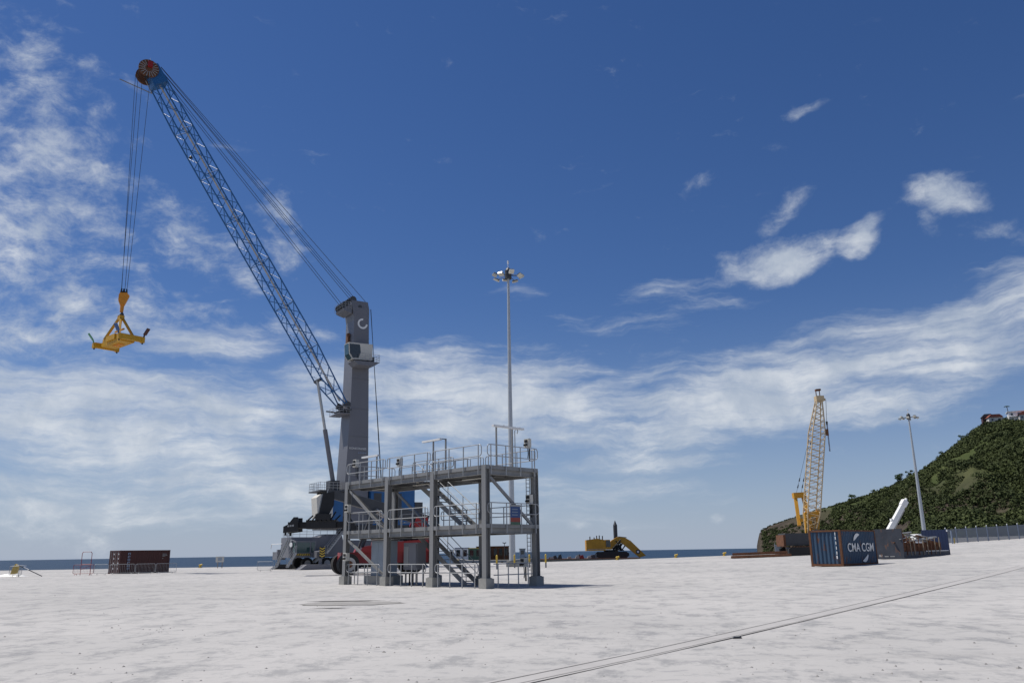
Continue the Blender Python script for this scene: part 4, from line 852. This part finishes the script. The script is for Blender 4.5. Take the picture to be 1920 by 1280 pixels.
# ================================================================ high light masts
def mast(loc, H, r0, r1, label, ring=1.75):
    T = thing('light_mast', label, 'light mast', loc); m = MB(); n = 6
    for i in range(n): a, b = i / n, (i + 1) / n; m.tube((0, 0, H * a), (0, 0, H * b), r0 + (r1 - r0) * a, r0 + (r1 - r0) * b, 16, caps=(i in (0, n - 1)))
    m.build('pole', 'pole', T); MB().tube((0, 0, .0), (0, 0, .12), r0 * 1.7, n=16).build('base_flange', 'galv', T)
    h = MB(); h.tube((0, 0, H - .9), (0, 0, H + .25), .45, n=14); h.tube((0, 0, H + .25), (0, 0, H + .6), .4, .2, 12); h.build('head_frame', 'cdark', T)
    for k in range(8):
        a = k * math.pi / 4 + .25; e = Vector((math.cos(a), math.sin(a), 0)); c = e * ring + Vector((0, 0, H - .45 - .25 * (k % 2)))
        L = MB(); L.tube(e * .4 + Vector((0, 0, H - .4)), c, .04, n=5); lo = L.build('lamp_arm', 'cdark', T)
        t = Matrix.Rotation(a, 3, 'Z') @ Matrix.Rotation(R(-28), 3, 'Y'); MB().box(c + Vector((0, 0, .08)), (.5, .55, .2), M=t).build('floodlight', 'cdark', lo); MB().box(c + t @ Vector((.0, 0, -.13)) + Vector((0, 0, .08)), (.6, .62, .22), M=t).build('lamp_shade', 'lens', lo)
    m = MB(); m.tube((0, 0, H + .6), (0, 0, H + 1.3), .04); m.tube((0, -.2, H + 1.3), (0, .2, H + 1.3), .03)
    for y in (-.2, .2): m.tube((0, y, H + 1.3), (0, y, H + 1.55), .1, n=8)
    m.build('beacon', 'white', T); return T
M1 = on_ground(961, 1062); T = mast((M1.x, M1.y, .6), 36.6, .38, .15, 'tall steel light mast rising behind the platform')
MB().bb(-.75, .75, -.75, .75, -.7, -.001).build('concrete_base', 'concrete', T); MB().bb(.3, 1.6, -1.6, -.9, -.7, -.05).build('concrete_block', 'concrete', T)
b2 = at(1730, 1000, 200); t2 = at(1703, 779, 200); mast((t2.x, 200, 2.4), t2.z - 2.4, .48, .17, 'tall light mast in front of the green hill', 2.0)

# ================================================================ crawler crane with lattice boom
cb = at(1512, 1030, 115); CZ = gz(cb.x)
T = thing('crawler_crane', 'yellow crawler crane with upright lattice boom behind the blue container', 'crane', (cb.x, 115, CZ))
for y in (-1.9, 1.9):
    m = MB(); m.prism([(-3.1, .25), (-2.7, 0), (2.7, 0), (3.1, .25), (3.1, .85), (2.7, 1.1), (-2.7, 1.1), (-3.1, .85)], y - .4, y + .4, 'y'); tr = m.build('track', 'black', T)
    for k in range(15): MB().bb(-2.7 + k * .375, -2.45 + k * .375, y - .45, y + .45, 1.1, 1.15).build('track_shoe', 'rust', tr)
MB().bb(-1.4, 1.4, -1.5, 1.5, .6, 1.25).build('undercarriage', 'black', T); MB().bb(-3.2, 1.8, -1.5, 1.5, 1.3, 2.9).build('machinery_house', 'cdark', T); MB().bb(.7, 2.2, -1.75, -.7, 1.35, 3.3).build('operator_cab', 'cdark', T)
MB().bb(-3.5, -3.21, -1.6, 1.6, 1.2, 2.7).build('counterweight', 'rust', T)
def W2(px, py, Y=115): p = at(px, py, Y); return Vector((p.x - cb.x, Y - 115, p.z - CZ))
f0 = W2(1519, 1010); f1 = W2(1535, 752); bd = (f1 - f0).normalized(); BLn = (f1 - f0).length
def cpt(s, x, y): t = s / BLn; k = min(1, .45 + s / 3.5 * .55) * min(1, .42 + (BLn - s) / 4.5 * .58); return f0 + bd * s + Vector((x * k, y * k, 0))
for x in (-.88, .88):
    for y in (-.9, .9):
        m = MB(); S = [0, 3.5, BLn - 4.5, BLn]
        for a, b in zip(S[:-1], S[1:]): m.tube(cpt(a, x, y), cpt(b, x, y), .085, n=7)
        m.build('boom_chord', 'lattice', T)
NBc = 22
for fa, fb in ((lambda s: cpt(s, -.88, -.9), lambda s: cpt(s, .88, -.9)), (lambda s: cpt(s, .88, .9), lambda s: cpt(s, -.88, .9)), (lambda s: cpt(s, -.88, .9), lambda s: cpt(s, -.88, -.9)), (lambda s: cpt(s, .88, -.9), lambda s: cpt(s, .88, .9))):
    m = MB()
    for i in range(NBc): a = BLn * i / NBc; b = BLn * (i + 1) / NBc; m.tube(fa(a), fb((a + b) / 2), .042, n=5); m.tube(fb((a + b) / 2), fa(b), .042, n=5)
    m.build('boom_lacing', 'lattice', T)
m = MB(); m.box(f1 + Vector((.1, 0, .35)), (1.1, 1.0, .75)); m.box(f1 + Vector((.45, 0, .2)), (.8, .8, .3)); m.build('boom_head', 'lattice', T)
m = MB()
for x in (-.25, .25): m.beam(f1 + Vector((x, 0, .7)), f1 + Vector((x, 0, 1.6)), .1, .1)
m.beam(f1 + Vector((-.3, 0, 1.6)), f1 + Vector((.4, 0, 1.65)), .5, .25); m.build('head_sheaves', 'rust', T)
j = f1 + Vector((.85, -.5, .1)); e1 = W2(1550, 790); e2 = W2(1556, 846)
MB().tube(j, e1, .03, n=5).build('hoist_rope', 'rope', T); MB().tube(e1, e1 - Vector((0, 0, .5)), .16, .1, 8).build('hook_ball', 'black', T); MB().tube(e1 - Vector((0, 0, .5)), e2, .09, n=6).build('hanging_lead', 'fence', T)
MB().box(W2(1546, 812) + Vector((0, -1, 0)), (.3, .3, .9)).build('boom_lamp', 'rust', T)
ga = [W2(1490, 928, 118), W2(1500, 928, 118)]
m = MB(); a = W2(1491, 930, 118); b = W2(1506, 930, 118)
m.beam(a, W2(1499, 985, 116.5), .45, .5); m.beam(b, W2(1524, 1000, 115.5), .45, .5); m.beam(a + Vector((-.3, 0, .1)), b + Vector((.3, 0, .2)), .9, .75); m.beam(W2(1500, 975, 116.6), W2(1520, 972, 116), .4, .45); m.build('gantry', 'exyel', T)
m = MB(); m.beam(W2(1513, 1000), W2(1511, 960), .35, .4); m.beam(W2(1533, 1000), W2(1533, 955), .35, .4); m.beam(W2(1508, 966), W2(1535, 962), .6, .6); m.beam(W2(1512, 960), W2(1528, 1000), .25, .3); m.build('boom_foot', 'exyel', T)
for a, b in (((1493, 925, 118), (1534, 748, 115)), ((1502, 925, 118), (1536, 748, 115))):
    p, q = W2(*a), W2(*b); MB().tube(p, q, .022, n=5).build('pendant_rope', 'rope', T)
    for t in (.06, .13, .52): c = p.lerp(q, t); MB().tube(c, c + (q - p).normalized() * .5, .09, .05, 6).build('rope_socket', 'black', T)

# white telescopic boom of a mobile crane standing behind the containers
tb = at(1686, 1000, 105); TZ = gz(tb.x)
T = thing('telescopic_crane', 'mobile crane with white telescopic boom raised behind the flat rack', 'crane', (tb.x - 1.2, 105, TZ), R(10))
p0 = Vector((-.6, 0, 1.9)); p1 = at(1701, 938, 105) - Vector((tb.x - 1.2, 105, TZ)); d = (p1 - p0).normalized(); Lq = (p1 - p0).length
MB().beam(p0, p0 + d * (Lq - .75), .5, .58).build('boom_section', 'white', T); MB().beam(p0 + d * (Lq - .75), p1, .62, .7).build('boom_collar', 'white', T); MB().tube(p1, p1 + d * .35, .3, .12, 10).build('boom_tip', 'white', T)
MB().beam(p0 + d * 1 + Vector((.38, 0, -.3)), p0 + d * (Lq - 1.0) + Vector((.34, 0, -.3)), .1, .16).build('boom_rail', 'scrap', T); MB().box(p0 + d * (Lq * .45) + Vector((-.42, 0, .1)), (.2, .35, .25)).build('hose_reel', 'white', T)
m = MB(); m.bb(-1.6, 5, -1.2, 1.2, .75, 1.4); m.bb(-1.4, .6, -1.1, 1.1, 1.4, 2.3); m.build('carrier', 'white', T); MB().bb(3.6, 5.0, -1.1, 1.1, .9, 2.2).build('driver_cab', 'white', T)
for x in (-.8, .6, 2.6, 4.2):
    for y in (-1.05, 1.05): MB().disc((x, y, .55), (0, 1, 0), .55, .35, 18).build('wheel', 'tyre', T)

# ================================================================ sheet piles, panels and timber left of the crawler crane
for k in range(5):
    a = at(1367 + 3 * k, 1036, 112); b = at(1478, 1031, 112); y = 111 + .55 * k; z = gz(37); h = .0 if k < 3 else .34
    T = thing('sheet_pile', 'rusty steel sheet pile lying in the long stack beside the crawler crane', 'sheet pile', (a.x, y, gz(a.x) + .03 + h), math.atan2(0, 1), 'stacked sheet piles')
    ln = b.x - a.x; T.rotation_euler = (0, -math.atan2(gz(b.x) - gz(a.x), ln), R(rnd.uniform(-1, 1)))
    MB().prism([(-.26, 0), (-.2, 0), (-.1, .26), (.1, .26), (.2, 0), (.26, 0), (.26, .05), (.22, .05), (.13, .32), (-.13, .32), (-.22, .05), (-.26, .05)], 0, ln, 'x').build('pile', 'rust', T)
for px, lab in ((1458, 'grey steel panel standing at the end of the rusty sheet piles'), (1468, 'grey steel panel standing between another panel and the timber rack')):
    p = at(px, 1028, 117); T = thing('site_screen', lab, 'panel', (p.x, 117, gz(p.x)), R(-8)); MB().bb(-.33, .33, -.03, .03, .05, 1.55).build('sheet', 'hut', T)
    for x in (-.36, .36): MB().beam((x, 0, 0), (x, 0, 1.75), .07, .07).build('upright', 'pole', T)
p = at(1479, 1030, 114); T = thing('timber_rack', 'weathered timber rack with a tall post beside the crawler tracks', 'rack', (p.x, 114, gz(p.x)))
MB().beam((-.3, 0, 0), (-.3, 0, 3.0), .14, .14).build('post', 'timber', T); MB().beam((.9, 0, 0), (.9, 0, 1.9), .14, .14).build('post', 'timber', T)
for k in range(5): MB().beam((-.4, -.1, .3 + k * .38), (1.0, -.1, .3 + k * .38), .06, .14).build('plank', 'timber' if k < 2 else 'hut', T)

# ================================================================ quay edge furniture
def bollard(px, Y, label):
    p = at(px, 1040, Y); T = thing('mooring_bollard', label, 'bollard', (p.x, Y, gz(p.x)), 0, 'yellow mooring bollards along the quay edge')
    m = MB(); m.tube((0, 0, 0), (0, 0, .07), .34, n=14); m.tube((0, 0, .07), (0, 0, .4), .17, .15, 14); m.build('stem', 'yellow', T); h = MB(); h.tube((-.08, 0, .38), (.34, 0, .52), .16, .12, 12); h.tube((-.22, 0, .36), (0, 0, .44), .1, .16, 12); h.build('head', 'yellow', T)
for px, Y, w in ((377, 140, 'between the brown container and the pale service box'), (856, 139, 'in front of the white and blue cabin'), (1157, 139, 'in front of the tracks of the excavator'), (1267, 139.5, 'alone to the right of the excavator arm'), (1358, 139, 'beside the end of the rusty sheet piles')): bollard(px, Y, 'yellow mooring bollard on the quay edge ' + w)
def guard_post(px, py, lab):
    p = on_ground(px, py); T = thing('guard_post', lab, 'post', (p.x, p.y, gz(p.x)), 0, 'guard posts near the light mast')
    MB().tube((0, 0, 0), (0, 0, .5), .085, n=10).build('lower_tube', 'cgrey', T); m = MB(); m.tube((0, 0, .5), (0, 0, 1.35), .10, n=10); m.tube((0, 0, 1.35), (0, 0, 1.45), .1, .04, 10); m.build('sleeve', 'yellow', T)
for px, py, w in ((901, 1064, 'seen just behind the corner post of the platform'), (931.7, 1066.7, 'between the platform corner post and the light mast'), (965, 1064, 'right in front of the light mast'), (993, 1063.5, 'beside the last platform post with the cable ladder'), (1023.6, 1063.5, 'standing clear beyond the end of the platform')): guard_post(px, py, 'yellow topped grey guard post ' + w)
p = at(412, 1062, 132); T = thing('pedestal_box', 'small pale service box on two legs at the quay edge', 'service box', (p.x, 132, 0))
for x in (-.35, .35): MB().beam((x, 0, 0), (x, 0, .9), .08, .08).build('leg', 'timber', T)
MB().bb(-.6, .5, -.3, .3, .9, 1.75).build('box', 'cream', T); MB().bb(-.25, .35, -.33, -.302, 1.1, 1.6).build('door', 'hut', T)
def barrier(p, rz, label, mm='galvrail', group='grey crowd barriers round the brown container', w=2.3):
    T = thing('crowd_barrier', label, 'barrier', p, rz, group); m = MB(); fx = lambda a, z: Vector((a, 0, z)); m.path(rounded_loop(0, w, .18, 1.1, .12, fx), .024, 6); m.build('frame', mm, T)
    b = MB()
    for k in range(1, 14): x = w * k / 14; b.tube((x, 0, .18), (x, 0, 1.1), .009, n=4, caps=False)
    b.build('bars', mm, T)
    for x in (.3, w - .3): f = MB(); f.path([(x, -.35, 0), (x, -.1, .18), (x, .1, .18), (x, .35, 0)], .022, 6); f.build('foot', mm, T)
    return T
for a, b, w in (((176, 1075), (204, 1074), 'linking the red barrier to the brown container'), ((206, 1075.5), (253, 1075.5), 'in front of the doors of the brown container'), ((254, 1076), (291, 1075.5), 'before the middle of the brown container side'), ((292, 1075.5), (331, 1073), 'reaching past the plain end of the brown container')):
    p, q = on_ground(*a), on_ground(*b); p.y = 91 + .01 * (a[0] - 200); p.x = at(a[0], 1070, p.y).x; q.y = 91 + .02 * (b[0] - 200); q.x = at(b[0], 1070, q.y).x; v = q - p
    barrier((p.x, p.y, 0), math.atan2(v.y, v.x), 'grey steel crowd barrier ' + w, w=math.hypot(v.x, v.y) - .05)
p = at(137, 1070, 91); q = at(178, 1070, 91.5); barrier((p.x, 91, 0), .1, 'red crowd barrier beside the tall red frame', 'red', None, w=q.x - p.x)
p = at(149, 1070, 91.6); T = thing('red_frame', 'tall thin red tube frame standing behind the red barrier', 'frame', (p.x, 91.8, 0)); m = MB(); fx = lambda a, z: Vector((a, 0, z)); m.path([fx(0, 0), fx(0, 2.3), fx(.12, 2.45), fx(.95, 2.45), fx(1.07, 2.3), fx(1.07, 0)], .03, 6); m.build('hoop', 'red', T); m = MB(); m.tube((0, 0, 1.15), (1.07, 0, 1.15), .025, n=6); m.tube((.1, 0, .6), (1.0, 0, 1.0), .02, n=6); m.build('cross_bar', 'red', T)
p = at(482, 1068, 96); barrier((p.x, 96, 0), 0, 'small grey barrier alone on the open quay near the crane ladders', 'galvrail', None, w=1.8)
p = at(17, 1074, 88); barrier((p.x, 88, 0), .15, 'grey barrier beside the heap of white plastic sheeting', 'galvrail', None, w=1.2)
p = at(45, 1074, 88); T = thing('leaning_pole', 'dark pole leaning down from a white bracket beside the plastic heap', 'pole', (p.x, 88, 0)); MB().tube((-.6, 0, 1.15), (1.9, 0, .05), .045, n=7).build('pole', 'cdark', T); MB().beam((-.9, 0, 1.2), (.15, 0, 1.1), .06, .05).build('bracket', 'white', T); MB().beam((-.1, 0, .98), (.45, 0, .72), .12, .06).build('white_tape', 'white', T); MB().beam((-.55, 0, 0), (-.55, 0, 1.15), .04, .04).build('stand', 'galvrail', T)
p = at(15, 1074, 88.6); rg = random.Random(9); m = MB(); vs = []; n = 12
for i in range(n + 1):
    for j in range(6): vs.append((i / n * 3.2 - 1.6, j / 5 * 1.1, max(0.01, .42 * math.sin(math.pi * j / 5) * (.5 + .5 * rg.random()) * math.sin(math.pi * i / n))))
m.add(vs, [(i * 6 + j, i * 6 + 6 + j, i * 6 + 7 + j, i * 6 + j + 1) for i in range(n) for j in range(5)]); o = m.build('plastic_sheet', 'white', None, (p.x, 88.6, 0.01)); tag(o, 'crumpled white plastic sheeting lying on the quay', 'sheeting')
p = at(27, 1070, 88.4); o = MB(); o.prism([(-.35, 0), (.3, .1), (.45, .9), (.05, 1.05), (-.2, .6)], -.12, .12, 'y'); o = o.build('signal_bag', 'yellow', None, (p.x, 88.4, .25)); tag(o, 'crumpled yellow and white bag hung on the barrier by the plastic sheeting', 'bag')

# ================================================================ moored craft beyond the quay
def barge(pxa, pxb, Y, ztop, label, mm):
    a, b = at(pxa, 1040, Y), at(pxb, 1040, Y); ln = b.x - a.x; T = thing('work_barge', label, 'barge', (a.x, Y, -2.4)); h = ztop + 2.4
    MB().prism([(0.8, 0), (ln - .8, 0), (ln, h * .6), (ln, h), (0, h), (0, h * .6)], 0, 7, 'y').build('hull', mm, T); return T, a, ln, h
T, a, ln, h = barge(1012, 1200, 158, .35, 'long dark work barge carrying the yellow excavator', 'rust')
MB().bb(0, ln, -.12, -.003, h - .45, h - .1).build('rubbing_strake', 'timber', T); rg = random.Random(4)
for k in range(16):
    x = rg.uniform(.3, ln * .62); hh = rg.uniform(.35, .95); o = MB(); o.prism([(-.4, 0), (.45, 0), (.3, hh), (-.2, hh * .8)], -.3, .3, 'y'); mm = ('scrap', 'rust', 'hullpale', 'cdark', 'red')[k % 4 if k != 9 else 4]
    o = o.build('deck_gear', mm, None, (a.x + x, 158.8 + rg.uniform(0, 2), .35)); tag(o, {'scrap': 'grey', 'rust': 'rusty', 'hullpale': 'pale', 'cdark': 'black', 'red': 'red'}[mm] + ' lump of gear heaped on the barge deck left of the excavator', 'gear', 'gear on the barge deck')
EX = at(1143, 1040, 161.5); T = thing('excavator', 'large yellow tracked excavator with its arm bent down over the quay', 'excavator', (EX.x, 161.5, .36))
for y in (-1.5, 1.5):
    MB().prism([(-2.6, .3), (-2.2, 0), (3.0, 0), (3.5, .35), (3.5, .8), (3.0, 1.15), (-2.2, 1.15), (-2.6, .8)], y - .35, y + .35, 'y').build('track', 'black', T)
MB().tube((0, 0, 1.1), (0, 0, 1.5), 1.1, n=18).build('turntable', 'black', T)
m = MB(); m.prism([(-4.5, 1.35), (-.9, 1.35), (-.9, 3.3), (-2.4, 3.6), (-4.5, 3.35)], -1.5, 1.5, 'y'); m.bb(-.9, .3, -1.5, .2, 1.55, 2.0); m.build('house', 'exyel', T); MB().bb(-4.4, -1.0, -1.52, -1.501, 1.6, 1.68).build('skirt', 'scrap', T)
c = MB().prism([(-.85, 1.6), (.25, 1.6), (.25, 2.6), (0, 3.35), (-.85, 3.35)], -1.45, -.5, 'y').build('cab', 'exyel', T); MB().bb(-.75, .1, -1.475, -1.452, 1.95, 3.2).build('window', 'glass', c)
for x, hh in ((-3.7, .6), (-2.9, .45), (-2.4, .75), (-1.9, .8), (-1.3, .7)): MB().tube((x, -.6, 3.35), (x, -.6, 3.4 + hh), .1, n=7).build('exhaust', 'black', T)
MB().prism([(-.2, 1.7), (.6, 1.6), (1.3, 2.6), (2.4, 2.7), (3.2, 2.1), (4.2, 2.8), (3.0, 3.75), (1.6, 3.85), (.4, 3.2)], -.4, .4, 'y').build('boom', 'exyel', T)
MB().prism([(2.8, 2.4), (3.3, 3.55), (4.1, 3.1), (6.9, .3), (5.7, .0)], -.42, .42, 'y').build('stick', 'exyel', T); MB().disc((5.4, -.42, 1.05), (0, 1, 0), .42, .05, 18).build('emblem', 'black', T); MB().disc((5.4, -.46, 1.05), (0, 1, 0), .22, .04, 14).build('emblem_ring', 'white', T)
for y in (-.5, .5): MB().tube((.6, y, 1.7), (2.2, y, 3.3), .14, n=8).build('boom_cylinder', 'black', T)
MB().tube((1.8, 0, 3.9), (3.4, 0, 3.7), .08, n=7).build('stick_cylinder', 'black', T)
m = MB()
for k in range(12): m.tube((rg.uniform(.4, 2.8), rg.uniform(-.8, .4), 1.3), (rg.uniform(1.2, 3.8), rg.uniform(-.8, .4), rg.uniform(2.2, 3.2)), .12, n=5)
m.build('hoses', 'black', T)
sp = at(1154, 1000, 165); st = at(1154.2, 975, 165); T = thing('spud_pile', 'dark pointed steel spud pile standing upright behind the excavator', 'pile', (sp.x, 165, -2.4)); hz_ = st.z + 2.4
MB().tube((0, 0, 0), (0, 0, hz_ - .95), .40, n=16).build('shaft', 'cdark', T); MB().tube((0, 0, hz_ - .95), (0, 0, hz_), .40, .02, 16).build('point', 'cdark', T)
# pale hulled boat with cabins, seen through the platform
a, b = at(848, 1040, 152), at(1004, 1040, 152); ln = b.x - a.x; T = thing('moored_boat', 'long pale hulled workboat moored behind the platform', 'boat', (a.x, 151, -2.4))
MB().prism([(.6, 0), (ln - 1.4, 0), (ln, 3.0), (ln * .7, 2.75), (ln * .2, 2.8), (0, 3.2)], 0, 4.5, 'y').build('hull', 'hullpale', T); MB().bb(.8, ln - 1.6, -.06, -.003, .9, 1.9).build('boot_top', 'rust', T)
for k in range(5): MB().tube((1.2 + k * 2.6, -.12, 1.7), (1.2 + k * 2.6, -.12, 2.5), .18, n=8).build('fender', 'black', T)
def cabin(pxa, pxb, Y, z0, pyt, label, mm, n, roofm='hut'):
    a, b = at(pxa, pyt, Y), at(pxb, pyt, Y); w = b.x - a.x; h = a.z - z0; T = thing('site_cabin', label, 'cabin', (a.x, Y, z0)); MB().bb(0, w, 0, 2.4, -2.5, h).build('wall', mm, T); MB().bb(-.1, w + .1, -.1, 2.5, h + .002, h + .12).build('roof', roofm, T)
    for i in range(n): x = w * (i + .5) / n; MB().bb(x - w / n * .28, x + w / n * .28, -.04, -.003, h * .25, h * .85).build('window', 'glass', T)
    return T
cabin(853, 878, 158, .6, 1027.5, 'white and blue cabin with two windows behind the pale boat', 'white', 2, 'signblue'); cabin(878, 903, 158, .6, 1028, 'green and yellow trimmed cabin behind the pale boat', 'signgreen', 2, 'yellow')
cabin(893, 954, 161, .6, 1025, 'long rusty brown shed with dark openings behind the boat', 'rust', 6, 'rust'); cabin(974, 985, 158, 1.0, 1029, 'small grey blue hut right of the light mast base', 'hut', 1, 'cdark'); cabin(843, 850, 158, .6, 1031, 'small plain white hut at the end of the pale boat', 'white', 1, 'white')
p = at(946, 1040, 156); T = thing('lamp_post', 'small twin headed lamp post beside the brown shed', 'lamp post', (p.x, 156, -2.4)); zt = at(946, 1018, 156).z + 2.4; MB().tube((0, 0, 0), (0, 0, zt), .06, n=7).build('pole', 'cdark', T)
for s in (-1, 1): MB().beam((0, 0, zt), (s * .35, 0, zt + .15), .12, .16).build('lamp_head', 'cdark', T)
# loose stones and lumps on the yard
rg = random.Random(21); mats = ['concrete', 'timber', 'damp']
vs0 = MB()
for k in range(420):
    if k < 260: px, py = rg.uniform(0, 1920), 1090 + 190 * rg.random() ** .8
    else: c = rg.choice(((300, 1180), (720, 1215), (1170, 1210), (1060, 1190), (560, 1135), (1480, 1085), (1880, 1066), (820, 1190))); px, py = rg.gauss(c[0], 40), rg.gauss(c[1], 5)
    if py < 1070: continue
    p = on_ground(px, py); s = rg.uniform(.008, .026) * (1.5 if rg.random() < .1 else 1); q = [p + Vector((rg.uniform(-s, s) * 1.4, rg.uniform(-s, s) * 1.4, rg.uniform(0, s * .9))) for _ in range(3)]
    a = rg.uniform(0, 6.28); b = [p + Vector((math.cos(a + i * 1.57) * s * rg.uniform(.7, 1.4), math.sin(a + i * 1.57) * s * rg.uniform(.7, 1.4), 0)) for i in range(4)]; t = p + Vector((0, 0, s * .8)); vs0.add(b + [t], [(0, 1, 4), (1, 2, 4), (2, 3, 4), (3, 0, 4)])
o = vs0.build('loose_stones', 'damp'); tag(o, 'small stones and crumbs scattered over the pale yard', 'stones', kind='stuff')
p = on_ground(1382, 1196); o = MB(); o.prism([(-.09, 0), (.09, 0), (.07, .035), (-.06, .03)], -.035, .035, 'y'); o = o.build('brick_lump', 'cdark', None, (p.x, p.y, gz(p.x) + .004)); tag(o, 'dark lump lying on the yard by the pavement joint', 'lump')
